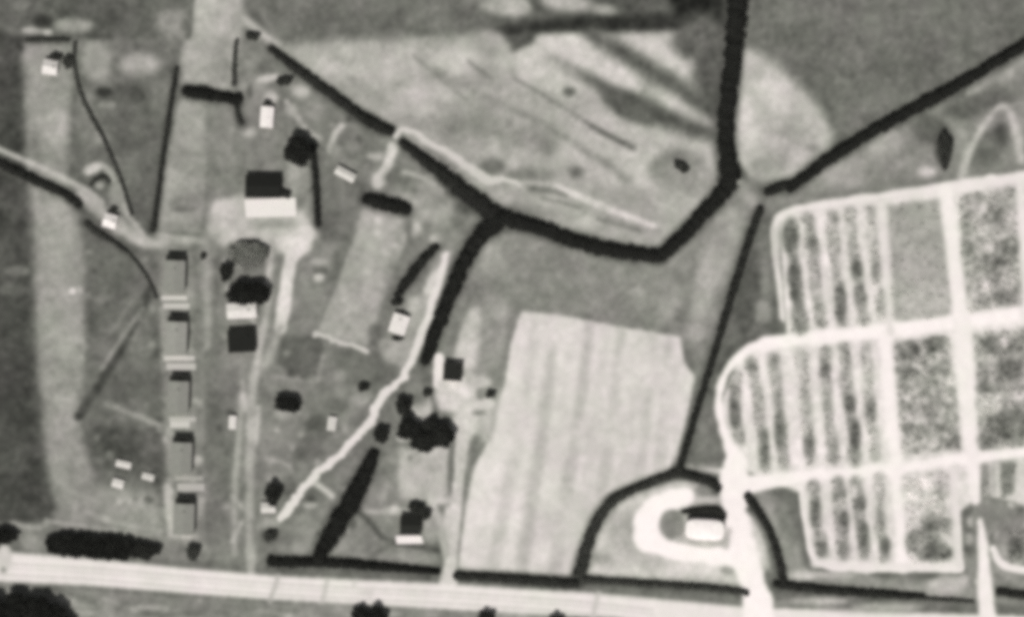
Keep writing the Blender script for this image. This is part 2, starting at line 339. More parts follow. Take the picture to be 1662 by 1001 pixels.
# verge and lawns along the road
A([(60, 868), (275, 872), (440, 905), (440, 915), (20, 900)], 132, 5); E(50, 880, 14, 18, 142, 6); L([(20, 848), (60, 860), (80, 848)], 8, 150, 4)
A([(940, 935), (1215, 955), (1215, 985), (950, 962)], 130, 3)
F('lawn', [(990, 808), (1100, 778), (1190, 790), (1205, 955), (1100, 946), (945, 932), (970, 850)], 194, 4)
E(1010, 860, 26, 40, 178, 9); E(1070, 925, 60, 10, 206, 7); E(1050, 905, 30, 20, 190, 8); E(1150, 918, 50, 16, 222, 7); E(1182, 925, 14, 7, 172, 4); E(1000, 910, 12, 18, 194, 7); E(975, 905, 16, 14, 168, 7)
E(1150, 795, 22, 12, 140, 5); L([(1110, 752), (1150, 762), (1180, 765)], 10, 205, 4); A([(1105, 745), (1180, 720), (1186, 758), (1130, 762)], 140, 5)
F('meadow', [(1238, 340), (1258, 352), (1268, 430), (1280, 546), (1212, 566), (1172, 640), (1180, 700), (1192, 748), (1100, 758), (1160, 600), (1200, 460)], 112, 5)
E(1215, 480, 20, 70, 92, 8, rot=10); E(1245, 440, 10, 60, 130, 6); E(1255, 530, 14, 14, 96, 5); E(1180, 600, 10, 40, 90, 7, rot=10); E(1150, 690, 20, 50, 120, 8); E(1240, 505, 14, 20, 140, 6)
F('lawn', [(1205, 792), (1235, 786), (1270, 815), (1295, 870), (1305, 918), (1320, 935), (1562, 935), (1564, 870), (1573, 824), (1600, 810), (1640, 816), (1732, 830), (1732, 985), (1590, 975), (1270, 950), (1250, 880)], 150, 5)
E(1275, 850, 14, 40, 130, 6, rot=-20); E(1228, 880, 14, 50, 204, 6, rot=-20); E(1300, 935, 24, 9, 188, 5); E(1370, 932, 60, 6, 178, 4); E(1330, 975, 50, 6, 190, 5); E(1440, 935, 60, 8, 150, 5); E(1480, 940, 50, 10, 130, 6); E(1540, 948, 34, 14, 186, 6); E(1440, 930, 26, 7, 112, 4); E(1495, 934, 26, 6, 118, 4); E(1575, 860, 9, 50, 126, 4); E(1610, 860, 20, 26, 140, 5); E(1640, 845, 26, 18, 146, 7)
A([(1598, 750), (1732, 730), (1732, 828), (1660, 820), (1640, 812), (1600, 804)], 206, 4); E(1614, 780, 4, 26, 170, 3); E(1656, 770, 6, 30, 210, 4); E(1640, 820, 6, 5, 196, 3); E(1620, 835, 14, 8, 160, 4); E(1590, 830, 8, 10, 126, 4); E(1655, 828, 10, 6, 122, 4); E(1632, 955, 30, 12, 130, 6)
for _ in range(34): E(random.uniform(1564, 1680), random.uniform(818, 945), random.uniform(4, 12), random.uniform(4, 10), random.choice((118, 128, 166, 178, 190)), 3.5, 0.8)
E(1590, 900, 6, 30, 128, 3); A([(1580, 815), (1610, 812), (1662, 835), (1662, 870), (1580, 860)], 138, 5)
F('field', [(-70, 945), (60, 950), (440, 978), (730, 990), (1000, 1004), (1100, 1075), (-70, 1075)], 142, 4)
E(140, 980, 30, 14, 132, 7); E(235, 985, 40, 14, 128, 8); E(172, 975, 7, 5, 172, 4); E(178, 990, 9, 16, 160, 5); L([(60, 950), (110, 962), (150, 975)], 8, 112, 5); E(350, 985, 60, 8, 130, 6); E(420, 993, 60, 6, 118, 6); E(500, 985, 60, 8, 146, 6); E(680, 995, 40, 6, 150, 6); E(560, 985, 30, 10, 154, 6); E(290, 995, 50, 6, 110, 6); E(850, 998, 60, 5, 168, 6)

# ---- hedgerows: their lines, and a soft darker band along their foot
HEDGES = []
def hedge_line(pts, wd, h, label, leaf=0.034, group=None):
    HEDGES.append((pts, wd, h, label, leaf, group))
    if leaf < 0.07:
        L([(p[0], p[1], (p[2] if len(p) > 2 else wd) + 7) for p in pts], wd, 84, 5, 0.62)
HG = 'hedgerows between the fields'
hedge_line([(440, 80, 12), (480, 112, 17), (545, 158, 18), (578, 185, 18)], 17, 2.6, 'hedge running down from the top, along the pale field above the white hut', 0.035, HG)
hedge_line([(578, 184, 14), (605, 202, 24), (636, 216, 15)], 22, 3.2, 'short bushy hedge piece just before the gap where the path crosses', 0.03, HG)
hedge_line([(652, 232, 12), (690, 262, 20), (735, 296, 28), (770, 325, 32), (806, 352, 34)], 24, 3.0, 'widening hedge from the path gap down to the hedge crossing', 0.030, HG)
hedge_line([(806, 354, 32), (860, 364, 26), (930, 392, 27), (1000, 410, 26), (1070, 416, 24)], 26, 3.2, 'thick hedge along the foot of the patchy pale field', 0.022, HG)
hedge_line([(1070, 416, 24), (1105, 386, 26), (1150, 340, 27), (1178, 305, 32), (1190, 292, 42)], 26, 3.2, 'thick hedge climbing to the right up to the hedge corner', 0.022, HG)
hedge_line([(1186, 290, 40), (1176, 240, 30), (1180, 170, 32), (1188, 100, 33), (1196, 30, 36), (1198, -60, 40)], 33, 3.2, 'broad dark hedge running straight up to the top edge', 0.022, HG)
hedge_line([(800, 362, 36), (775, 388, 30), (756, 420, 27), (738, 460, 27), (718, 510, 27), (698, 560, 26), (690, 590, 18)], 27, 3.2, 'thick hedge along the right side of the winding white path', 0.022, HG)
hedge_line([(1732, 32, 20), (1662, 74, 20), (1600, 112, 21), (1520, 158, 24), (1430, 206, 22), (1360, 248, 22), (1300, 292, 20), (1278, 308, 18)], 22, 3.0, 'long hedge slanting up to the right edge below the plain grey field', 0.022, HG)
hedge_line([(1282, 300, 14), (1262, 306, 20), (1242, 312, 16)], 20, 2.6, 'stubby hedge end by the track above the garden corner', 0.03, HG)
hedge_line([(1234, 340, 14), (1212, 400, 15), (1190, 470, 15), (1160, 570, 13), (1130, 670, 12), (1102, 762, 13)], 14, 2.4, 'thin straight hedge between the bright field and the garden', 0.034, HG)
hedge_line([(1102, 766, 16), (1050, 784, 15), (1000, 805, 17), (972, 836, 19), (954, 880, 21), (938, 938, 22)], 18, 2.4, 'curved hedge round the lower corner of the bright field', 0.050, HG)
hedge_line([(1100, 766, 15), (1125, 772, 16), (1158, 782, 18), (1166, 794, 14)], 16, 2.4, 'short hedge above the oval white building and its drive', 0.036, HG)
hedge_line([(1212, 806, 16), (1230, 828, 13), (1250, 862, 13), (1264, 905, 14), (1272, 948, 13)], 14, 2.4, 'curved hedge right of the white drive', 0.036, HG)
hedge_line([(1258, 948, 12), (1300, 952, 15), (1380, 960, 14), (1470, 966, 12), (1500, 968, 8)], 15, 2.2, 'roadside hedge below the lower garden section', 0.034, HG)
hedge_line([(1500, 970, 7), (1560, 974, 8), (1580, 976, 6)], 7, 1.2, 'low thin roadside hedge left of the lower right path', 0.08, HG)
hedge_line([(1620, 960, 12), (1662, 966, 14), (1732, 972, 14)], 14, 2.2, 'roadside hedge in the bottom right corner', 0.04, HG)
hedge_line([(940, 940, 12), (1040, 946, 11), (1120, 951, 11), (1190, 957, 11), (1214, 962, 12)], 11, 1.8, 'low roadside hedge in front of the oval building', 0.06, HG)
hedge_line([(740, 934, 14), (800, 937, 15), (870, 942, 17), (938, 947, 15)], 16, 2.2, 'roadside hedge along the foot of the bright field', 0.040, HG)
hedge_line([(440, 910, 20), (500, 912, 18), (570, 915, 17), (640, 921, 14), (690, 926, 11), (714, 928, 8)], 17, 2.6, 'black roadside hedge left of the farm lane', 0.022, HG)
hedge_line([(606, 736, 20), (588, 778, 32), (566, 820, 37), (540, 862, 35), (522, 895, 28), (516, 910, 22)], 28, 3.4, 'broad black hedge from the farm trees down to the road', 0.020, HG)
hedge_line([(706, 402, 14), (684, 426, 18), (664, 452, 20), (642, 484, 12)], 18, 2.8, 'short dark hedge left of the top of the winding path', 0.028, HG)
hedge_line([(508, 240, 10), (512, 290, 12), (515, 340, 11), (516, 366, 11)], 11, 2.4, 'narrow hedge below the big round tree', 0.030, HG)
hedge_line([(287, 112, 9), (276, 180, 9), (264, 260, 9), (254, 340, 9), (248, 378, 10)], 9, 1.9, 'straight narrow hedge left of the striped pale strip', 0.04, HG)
hedge_line([(302, 149, 18), (318, 151, 24), (335, 153, 25), (352, 158, 20), (372, 162, 19), (388, 162, 20)], 20, 3.2, 'short thick black hedge bar at the head of the striped strip', 0.020)
hedge_line([(594, 324, 18), (612, 328, 26), (632, 334, 25), (650, 338, 27), (662, 342, 18)], 24, 3.0, 'short thick black thicket at the head of the pale strip field', 0.022)
hedge_line([(384, 66, 7), (380, 110, 9), (380, 140, 10)], 8, 1.5, 'small hedge above the thick black hedge bar, left of the slanting hedge', 0.07, HG)
hedge_line([(384, 168, 10), (387, 190, 9), (394, 205, 10)], 9, 1.5, 'small hedge just below the thick black hedge bar', 0.05, HG)
hedge_line([(-60, 238, 14), (0, 266, 15), (50, 290, 16), (100, 312, 16), (116, 322, 14)], 15, 2.2, 'dark hedge entering from the left edge below the pale track', 0.028, HG)
hedge_line([(114, 322, 12), (124, 328, 17), (131, 336, 12)], 15, 2.4, 'rounded end bush of the hedge from the left edge', 0.032, HG)
hedge_line([(140, 362, 10), (156, 376, 13), (180, 390, 8), (206, 408, 6)], 10, 1.7, 'low dark hedge below the small white cottage', 0.05, HG)
hedge_line([(206, 408, 5), (228, 432, 6), (246, 462, 6), (254, 484, 6)], 6, 1.2, 'thin hedge curving down to the top of the hut row', 0.07, HG)
hedge_line([(122, 70, 8), (120, 100, 7), (128, 145, 7), (148, 190, 8), (166, 220, 7), (184, 262, 7), (200, 300, 6), (214, 350, 6)], 7, 1.4, 'thin wandering hedge left of the upper strip', 0.07, HG)
hedge_line([(44, 66, 6), (80, 64, 7), (112, 66, 7)], 7, 1.4, 'low hedge above the white house at upper left', 0.06, HG)
hedge_line([(148, 300, 6), (158, 290, 7), (170, 286, 7), (178, 296, 7)], 6, 1.4, 'tiny arched hedge inside the bend of a pale track', 0.06, HG)
hedge_line([(1108, 830, 5), (1128, 828, 12), (1150, 827, 17), (1170, 828, 13), (1177, 840, 6)], 14, 1.8, 'dark crescent of foliage shaped as the shadow of the oval white building', 0.034)  # foliage in the form of the building's cast shadow

for _ in range(150):
    x, y = random.choice(((random.uniform(262, 332), random.uniform(395, 900)), (random.uniform(340, 640), random.uniform(110, 900)), (random.uniform(440, 720), random.uniform(200, 880)), (random.uniform(130, 262), random.uniform(380, 860))))
    j, i = int(y) + MG, int(x) + MG
    if TONE[j, i] > 190: continue
    E(x, y, random.uniform(2.5, 9), random.uniform(2.5, 7), min(205, max(80, TONE[j, i] + random.choice((-26, -18, 20, 30, 40)))), 2.6, 0.85, random.uniform(0, 90))
for _ in range(46):
    x = random.uniform(100, 1000)
    y = random.uniform(0, 1) * 22 + 958 + (x - 100) * 0.042
    E(x, y + 14, random.uniform(6, 26), random.uniform(3, 6), random.uniform(104, 176), 3, 0.8, 3)

# ---- tracks, paths and the road (later ones lie over earlier ones)
T('track', [(-70, 214), (0, 243), (70, 274), (130, 302), (165, 330)], 9, 178, 3, 'earth')
T('track', [(132, 312, 18), (160, 340, 22), (200, 372, 26), (240, 396, 18), (270, 396, 10)], 20, 172, 5, 'earth')
L([(140, 278), (152, 268), (172, 270), (186, 290), (200, 340), (230, 380)], 11, 168, 4); E(152, 276, 14, 6, 190, 4, rot=-30); E(190, 320, 14, 26, 150, 7); E(163, 302, 8, 6, 160, 4)
T('track', [(496, 380, 26), (474, 410, 24), (466, 460, 19), (456, 535, 17)], 22, 214, 3.5, 'earth'); E(482, 400, 22, 16, 226, 6); L([(440, 395), (440, 440), (430, 470)], 9, 176, 4); L([(456, 528, 15), (446, 560, 10), (426, 600, 8)], 10, 172, 6)
T('track', [(440, 470, 10), (428, 540, 13), (410, 620, 14), (406, 720, 14), (405, 820, 13), (408, 930, 14)], 13, 164, 3, 'earth')
L([(395, 620), (388, 720), (380, 800), (382, 900)], 9, 160, 3.5); L([(378, 805), (400, 830), (386, 862), (376, 880)], 5, 178, 3); E(393, 835, 6, 10, 128, 4); E(392, 880, 7, 12, 132, 4); L([(400, 500), (425, 545)], 6, 172, 3); L([(428, 525), (410, 640)], 6, 178, 3)
L([(396, 640), (398, 665)], 9, 182, 4); L([(420, 660), (416, 720)], 7, 176, 4)
T('path', [(724, 414, 9), (706, 470, 12), (694, 520, 14), (678, 560, 13), (668, 590, 11), (650, 618, 11), (632, 632, 12), (622, 640, 12), (610, 660, 13), (606, 680, 12), (596, 692, 12), (580, 706, 11), (566, 724, 12), (548, 742, 11), (530, 756, 12), (512, 770, 11), (505, 782, 12), (488, 794, 11), (480, 812, 12), (466, 832, 13), (456, 842, 9)], 12, 224, 2.0, 'gravel', jag=1.5)
T('path', [(512, 543), (530, 545), (548, 556), (570, 558), (596, 570)], 7, 200, 2, 'gravel', jag=1.5)
T('path', [(642, 222, 7), (660, 207, 9), (690, 226, 9), (740, 258, 10), (775, 286, 13), (800, 296, 14), (815, 290, 8), (845, 300, 4)], 9, 206, 2.4, 'gravel', jag=1.4); L([(690, 240), (740, 275)], 6, 128, 3)
T('lane', [(745, 615, 18), (757, 650, 16), (750, 710, 16), (742, 800, 16), (735, 870, 18), (728, 950, 24)], 18, 204, 3, 'earth')
L([(700, 812), (716, 850), (724, 900)], 12, 184, 3.5); L([(700, 815), (720, 812), (745, 812)], 10, 186, 4); E(728, 850, 8, 30, 196, 4); L([(752, 720), (744, 830), (736, 920)], 8, 200, 3)
T('yard', [(713, 582), (711, 622)], 15, 232, 1.6, 'concrete')
T('yard', [(712, 624), (735, 624), (752, 622), (756, 640)], 14, 218, 3, 'earth'); E(762, 610, 8, 12, 190, 5)
F('road', [(-70, 892), (20, 897), (140, 906), (300, 922), (450, 935), (600, 942), (720, 947), (850, 956), (960, 962), (1210, 985), (1662, 1000), (1732, 1003), (1732, 1075), (1050, 1075), (1010, 1003), (850, 995), (720, 988), (600, 981), (450, 973), (300, 962), (150, 950), (60, 946), (-70, 940)], 231, 2.6, 'concrete')
for k, v in ((-12, 236), (-7, 202), (1, 212), (6, 236), (11, 204)):
    L([(-70, 916 + k), (20, 922 + k), (150, 928 + k), (300, 942 + k), (450, 954 + k), (600, 962 + k), (720, 967 + k), (850, 976 + k), (960, 984 + k), (1060, 996 + k)], 3.4, v, 1.6, 0.85)
L([(452, 934), (446, 955), (438, 976)], 6, 178, 3); L([(532, 940), (528, 960), (522, 980)], 5, 186, 2.6); L([(972, 962), (966, 985), (962, 1004)], 6, 196, 2.6); L([(578, 942), (574, 952)], 5, 196, 3); E(596, 962, 12, 6, 212, 3)
L([(1215, 982), (1300, 978), (1360, 990), (1480, 992)], 10, 170, 4, 0.5); E(1440, 985, 60, 6, 178, 5)
E(8, 905, 12, 22, 205, 4); E(6, 925, 5, 4, 130, 2.5); E(8, 895, 6, 8, 216, 3)
T('track', [(1196, 292, 24), (1212, 312, 20), (1222, 330, 14)], 20, 164, 6, 'earth', a=0.75)
T('track', [(1606, 192, 8), (1580, 230, 10), (1560, 285, 12)], 11, 182, 5, 'earth')
T('track', [(1606, 192, 6), (1618, 176, 7), (1632, 172, 8), (1642, 186, 9), (1652, 215, 12), (1658, 262, 14)], 11, 182, 5, 'earth')

# the walled garden: pale paths
GP = 'gravel'
F('garden', [(1265, 350), (1400, 328), (1550, 308), (1732, 282), (1732, 728), (1662, 738), (1602, 748), (1578, 814), (1560, 830), (1560, 925), (1318, 920), (1300, 800), (1200, 760), (1170, 660), (1200, 580), (1278, 548)], 226, 3, 'earth')
T('path', [(1272, 520, 9), (1262, 430, 9), (1256, 370, 10), (1268, 346, 14), (1330, 335, 16), (1400, 324, 16), (1550, 304, 17), (1732, 278, 20)], 14, 232, 2.6, GP)
T('path', [(1262, 430), (1258, 372)], 10, 200, 4, GP)
T('path', [(1194, 748, 20), (1172, 690, 15), (1165, 645, 13), (1178, 602, 13), (1210, 568, 16), (1262, 552, 22), (1400, 541, 23), (1560, 524, 24), (1732, 498, 24)], 20, 247, 2.6, GP)
T('path', [(1190, 790, 30), (1300, 772, 18), (1450, 762, 18), (1560, 745, 18), (1732, 724, 20)], 18, 246, 2.6, GP)
T('path', [(1534, 308, 22), (1550, 420, 24), (1562, 530, 26), (1574, 660, 28), (1580, 760, 24), (1584, 810, 14)], 24, 240, 2.6, GP)
T('path', [(1655, 288), (1659, 420), (1662, 520)], 11, 232, 2.6, GP)
T('path', [(1437, 545, 22), (1450, 700, 24), (1460, 800, 20), (1466, 918, 20)], 22, 244, 2.6, GP)
T('path', [(1432, 330), (1440, 430), (1446, 540)], 10, 224, 2.6, GP)
T('path', [(1302, 790, 12), (1312, 860, 13), (1322, 908, 14), (1350, 920, 14), (1440, 921, 13), (1558, 921, 15)], 13, 232, 2.4, GP)
T('path', [(1546, 765, 12), (1552, 850, 13), (1558, 920, 14)], 12, 226, 2.4, GP)
T('path', [(1612, 890, 10), (1624, 918, 12), (1660, 925, 12), (1732, 928, 12)], 11, 232, 2.4, GP)
T('path', [(1592, 845, 8), (1595, 880, 17), (1598, 930, 21), (1602, 985, 26), (1606, 1075, 30)], 20, 240, 3, GP)
# drive and the loop round the oval building
T('drive', [(1196, 748, 36), (1190, 790, 42), (1198, 850, 36), (1212, 910, 42), (1230, 970, 44), (1234, 1020, 56), (1236, 1075, 56)], 40, 248, 3, GP)
T('drive', [(1114, 806, 27), (1080, 814, 34), (1052, 836, 42), (1050, 866, 42), (1078, 891, 34), (1130, 900, 28), (1210, 906, 32)], 30, 251, 2.8, GP)
E(1092, 852, 22, 24, 148, 4); L([(1100, 876), (1140, 884), (1176, 882), (1184, 860)], 9, 188, 3); E(1090, 840, 14, 12, 140, 5)
TB = TONE.copy()

# ---- the planting beds of the garden
BEDS = []
def bed(kind, pts, v, label, dark=(), pale=(), width=None, dens=1.0, group=None, speck=0.5):
    if width:
        n = 14; q = smooth_line(pts, 3)
        q = [q[int(i * (len(q) - 1) / n)] for i in range(n + 1)]
        q = [(x + rng.normal() * 1.1, y, width * (1 + rng.normal() * 0.15)) for x, y in q]
        bx, m = line_mask(q, width, 8)
    else:
        bx, m = poly_mask(pts, 8)
    region(kind, 'soil', bx, m, dict(label=' '.join(label.split()), group=group, v=v, dens=dens))
    v += 10
    put(bx, m, v, 4.6, 0.97)
    for q in dark:
        E(*q[:4], q[4] + 8, 5)
    for q in pale:
        E(*q[:4], q[4], 4)
    x0, x1, y0, y1 = bx
    mm = blur(m.astype(float), 2.5)
    n = rng.normal(size=m.shape)
    n = blur(n, 2.0); n /= n.std() + 1e-9
    n2 = blur(rng.normal(size=m.shape), 4.0); n2 /= n2.std() + 1e-9
    TONE[y0:y1, x0:x1] += mm * (n * 6 + n2 * 10) * 1.5 * speck
    REL[y0:y1, x0:x1] = np.maximum(REL[y0:y1, x0:x1], mm)
    BEDS.append(len(REG) - 1)
GT, GM, GB = 'strip beds of the upper garden section', 'strip beds of the middle garden section', 'strip beds of the lower garden section'
ORD = ['first', 'second', 'third', 'fourth', 'fifth', 'sixth', 'seventh']
def strips(lst, group, where):
    for k, (pts, wd, v, dk, pl, adj) in enumerate(lst):
        bed('strip_bed', pts, v, f'{adj} strip bed, {ORD[k]} from left in the {where} garden section', dk, pl, wd, group=group)
strips([
    ([(1284, 362), (1290, 440), (1300, 530)], 22, 128, [(1282, 385, 12, 24, 92), (1288, 450, 10, 20, 104), (1291, 478, 9, 12, 88)], [(1296, 512, 12, 14, 158)], 'darkest planted'),
    ([(1311, 354), (1320, 420), (1332, 524)], 20, 150, [(1318, 400, 8, 18, 118)], [(1306, 412, 7, 8, 196), (1322, 452, 6, 6, 186), (1324, 470, 9, 12, 178)], 'mottled grey'),
    ([(1350, 348), (1358, 430), (1368, 524)], 18, 158, [(1365, 490, 9, 34, 112)], [(1344, 462, 6, 26, 216), (1352, 400, 8, 20, 178)], 'half pale and half dark'),
    ([(1380, 344), (1388, 430), (1402, 518)], 18, 158, [(1391, 438, 9, 14, 104), (1398, 480, 10, 20, 128)], [(1382, 352, 8, 12, 184)], 'pale topped grey'),
    ([(1414, 342), (1422, 430), (1430, 512)], 15, 168, [(1422, 440, 7, 16, 134)], [(1416, 468, 12, 12, 226), (1414, 380, 8, 12, 200)], 'pale broken'),
], GT, 'upper')
strips([
    ([(1196, 612), (1192, 660), (1202, 716)], 17, 138, [(1193, 672, 9, 24, 102)], [(1197, 612, 7, 12, 178)], 'short curved'),
    ([(1220, 588), (1232, 660), (1242, 758)], 19, 158, [(1220, 596, 9, 9, 122), (1241, 724, 8, 30, 118)], [], 'long grey'),
    ([(1256, 580), (1264, 660), (1274, 758)], 18, 156, [(1266, 700, 9, 34, 112)], [(1260, 620, 8, 20, 178)], 'dark bottomed grey'),
    ([(1300, 574), (1310, 660), (1316, 752)], 17, 168, [(1314, 722, 9, 20, 98)], [(1302, 590, 9, 14, 190)], 'dark ended pale'),
    ([(1340, 570), (1342, 650), (1354, 744)], 17, 150, [(1341, 600, 8, 16, 126)], [(1350, 705, 7, 12, 190)], 'even speckled'),
    ([(1371, 566), (1378, 650), (1390, 748)], 18, 140, [(1380, 655, 9, 14, 98), (1389, 705, 9, 24, 96)], [(1370, 580, 8, 10, 168)], 'strongly dark spotted'),
    ([(1406, 562), (1412, 650), (1422, 742)], 15, 168, [(1414, 664, 8, 20, 120)], [(1410, 600, 7, 20, 196)], 'thin pale'),
], GM, 'middle')
strips([
    ([(1321, 786), (1326, 850), (1336, 900)], 17, 142, [(1324, 830, 8, 24, 116), (1334, 890, 8, 12, 112)], [(1318, 788, 8, 8, 168)], 'dark speckled'),
    ([(1360, 782), (1366, 850), (1371, 902)], 19, 142, [(1364, 800, 8, 10, 114), (1370, 850, 8, 20, 108)], [(1365, 818, 14, 8, 198)], 'pale banded'),
    ([(1390, 780), (1398, 850), (1406, 904)], 19, 142, [(1402, 870, 9, 24, 104), (1398, 816, 7, 14, 122)], [(1386, 798, 6, 12, 206)], 'deep grey'),
    ([(1426, 776), (1430, 850), (1437, 906)], 15, 160, [(1437, 885, 9, 16, 104)], [(1426, 790, 7, 10, 196)], 'dark footed pale'),
], GB, 'lower')
def plot(pts, v, label, dark=(), pale=(), speck=0.6, dens=1.0):
    bed('garden_plot', pts, v + 8, label, dark, pale, None, dens, 'rectangular plots of the garden', speck)
plot([(1440, 334), (1524, 324), (1536, 420), (1544, 512), (1452, 522), (1446, 430)], 146, 'smooth grey plot with a paler lower end in the upper garden section', pale=[(1500, 490, 42, 22, 180), (1470, 510, 16, 10, 170), (1520, 475, 18, 8, 176)], speck=0.12, dens=0.25)
plot([(1556, 318), (1648, 304), (1654, 400), (1660, 496), (1574, 506), (1562, 420)], 150, 'speckled plot at the right edge of the upper garden section', dark=[(1610, 350, 16, 16, 128), (1640, 400, 14, 20, 128), (1575, 405, 12, 14, 126), (1615, 420, 20, 12, 124), (1630, 480, 18, 10, 120)], pale=[(1590, 340, 14, 10, 190), (1590, 372, 16, 8, 186), (1606, 404, 8, 6, 200), (1585, 470, 16, 12, 176), (1640, 450, 12, 10, 172), (1606, 488, 12, 8, 184)], speck=0.9)
plot([(1452, 556), (1540, 546), (1554, 650), (1560, 732), (1466, 738), (1456, 640)], 148, 'speckled plot between two pale paths in the middle garden section', dark=[(1475, 570, 20, 16, 118), (1520, 560, 18, 14, 116), (1470, 600, 16, 12, 128), (1525, 605, 16, 10, 128), (1530, 690, 14, 12, 134)], pale=[(1488, 594, 8, 6, 196), (1515, 588, 8, 5, 194), (1485, 640, 20, 12, 172), (1528, 684, 8, 6, 194), (1505, 722, 20, 8, 186), (1525, 612, 8, 6, 186)], speck=0.9)
plot([(1580, 542), (1732, 524), (1732, 718), (1590, 732), (1588, 640)], 140, 'large grey plot cut by the right edge in the middle garden section', dark=[(1620, 560, 24, 14, 112), (1640, 600, 24, 16, 112), (1600, 630, 16, 10, 118), (1640, 690, 40, 26, 114), (1600, 715, 14, 10, 120)], pale=[(1630, 556, 7, 9, 214), (1612, 580, 8, 8, 186), (1605, 655, 22, 18, 188), (1645, 640, 14, 10, 176)], speck=0.8)
plot([(1464, 772), (1540, 766), (1546, 850), (1548, 912), (1476, 914), (1470, 840)], 190, 'plot with a pale top and a dark foot in the lower garden section', dark=[(1520, 850, 26, 14, 136), (1480, 880, 10, 20, 140), (1518, 895, 28, 16, 110), (1500, 870, 26, 12, 132)], pale=[(1480, 790, 20, 20, 220), (1505, 800, 28, 18, 222), (1530, 800, 10, 18, 198)], speck=0.8)
plot([(1592, 754), (1604, 752), (1608, 805), (1600, 812), (1594, 780)], 118, 'small dark strip plot right of the wide path in the lower garden section', dens=0.8)
plot([(1624, 752), (1648, 749), (1646, 800), (1626, 808)], 104, 'short dark block plot near the right edge of the lower garden section', dens=0.8)
plot([(1634, 862), (1732, 850), (1732, 912), (1640, 912)], 126, 'dark plot in the bottom right corner of the garden', dark=[(1650, 890, 14, 20, 106)])

# worn and overgrown spots stand out a little more than drawn
veg = np.isin(LAB, [i for i, r in enumerate(REG) if r[1] in ('grass', 'earth') and r[2] is None])
TONE += np.clip(0.35 * (TONE - blur(TONE, 12)), -12, 12) * blur((veg & (TONE < 200)).astype(float), 2)

# natural mottling of the ground cover
def fbm(waves, amps):
    o = np.zeros((MH, MW))
    for wv, am in zip(waves, amps):
        n = rng.normal(size=(MH, MW)); n = blur(n, wv); n /= n.std(); o += n * am
    return o
isroad = np.isin(LAB, [i for i, r in enumerate(REG) if r[1] in ('concrete', 'gravel')])
mott = fbm([26, 11, 5, 2.6, 1.4], [2.6, 3.0, 3.2, 4.0, 3.2])
mott *= 1 - 0.35 * blur((LAB == CROP).astype(float), 3)
soft_road = blur(isroad.astype(float), 2)
TONE += mott * (1 - 0.72 * soft_road)
TONE = np.clip(TONE, 20, 252)

# ------------------------------------------------------------------ ground meshes
def mesh_np(name, verts, faces, tone, mat, parent=None, smooth=True):
    me = bpy.data.meshes.new(name)
    me.vertices.add(len(verts)); me.vertices.foreach_set('co', np.asarray(verts, np.float32).ravel())
    faces = np.asarray(faces, np.int32)
    nf, k = faces.shape
    me.loops.add(nf * k); me.loops.foreach_set('vertex_index', faces.ravel())
    me.polygons.add(nf)
    me.polygons.foreach_set('loop_start', np.arange(0, nf * k, k, dtype=np.int32))
    me.polygons.foreach_set('loop_total', np.full(nf, k, np.int32))
    me.polygons.foreach_set('use_smooth', np.full(nf, smooth, bool))
    a = me.attributes.new('tone', 'FLOAT', 'POINT')
    a.data.foreach_set('value', np.asarray(tone, np.float32))
    me.update(calc_edges=True)
    me.validate()
    me.materials.append(mat)
    o = bpy.data.objects.new(name, me)
    COL.objects.link(o)
    if parent: o.parent = parent
    return o
STEP = 2
gx = np.arange(0, MW, STEP); gy = np.arange(0, MH, STEP)
NX, NY = len(gx), len(gy)
lut = np.array([alb(v) for v in np.linspace(0, 255, 1021)])
tg = lut[np.clip((TONE[np.ix_(gy, gx)] * 4).astype(int), 0, 1020)]
relief = fbm([30, 9], [0.10, 0.035])
zg = (relief * (1 - soft_road * 0.9) + REL * 0.22)[np.ix_(gy, gx)]
VX, VY = np.meshgrid((gx - MG - PW / 2) * S, (PH / 2 - (gy - MG)) * S)
VV = np.stack([VX, VY, zg], -1).reshape(-1, 3)
TT = tg.reshape(-1)
cl = LAB[np.ix_(gy[:-1] + 1, gx[:-1] + 1)]
ii, jj = np.meshgrid(np.arange(NY - 1), np.arange(NX - 1), indexing='ij')
v0 = ii * NX + jj
QUADS = np.stack([v0 + NX, v0 + NX + 1, v0 + 1, v0], -1).reshape(-1, 4)
cl = cl.reshape(-1)
KIND = {}
def height_at(px, py):
    i = int(np.clip((py + MG) / STEP, 0, NY - 1)); j = int(np.clip((px + MG) / STEP, 0, NX - 1))
    return float(zg[i, j])
for k, (name, mat, info) in enumerate(REG):
    q = QUADS[cl == k]
    if len(q) < 6: continue
    u, inv = np.unique(q, return_inverse=True)
    o = mesh_np(name, VV[u], inv.reshape(-1, 4), TT[u], M[mat])
    if info:
        o['label'] = info['label']
        o['category'] = 'flower bed' if name == 'strip_bed' else 'garden plot'
        o['group'] = info['group']
        info['obj'] = o; info['cells'] = q
    else:
        o['kind'] = 'structure'
# the land beyond, as far as the horizon, joined to the edge of the near ground
far = 6000.0
fx0, fx1, fy0, fy1 = VX.min(), VX.max(), VY.min(), VY.max()
xs = [-far, fx0 + 1, fx1 - 1, far]; ys = [-far, fy0 + 1, fy1 - 1, far]
fv = [(x, y, -0.35) for y in ys for x in xs]
ff = [(j * 4 + i, j * 4 + i + 1, j * 4 + i + 5, j * 4 + i + 4) for j in range(3) for i in range(3)]
g = mesh_np('ground', fv, ff, [alb(120)] * 16, M['grass'], smooth=False)
g['kind'] = 'structure'

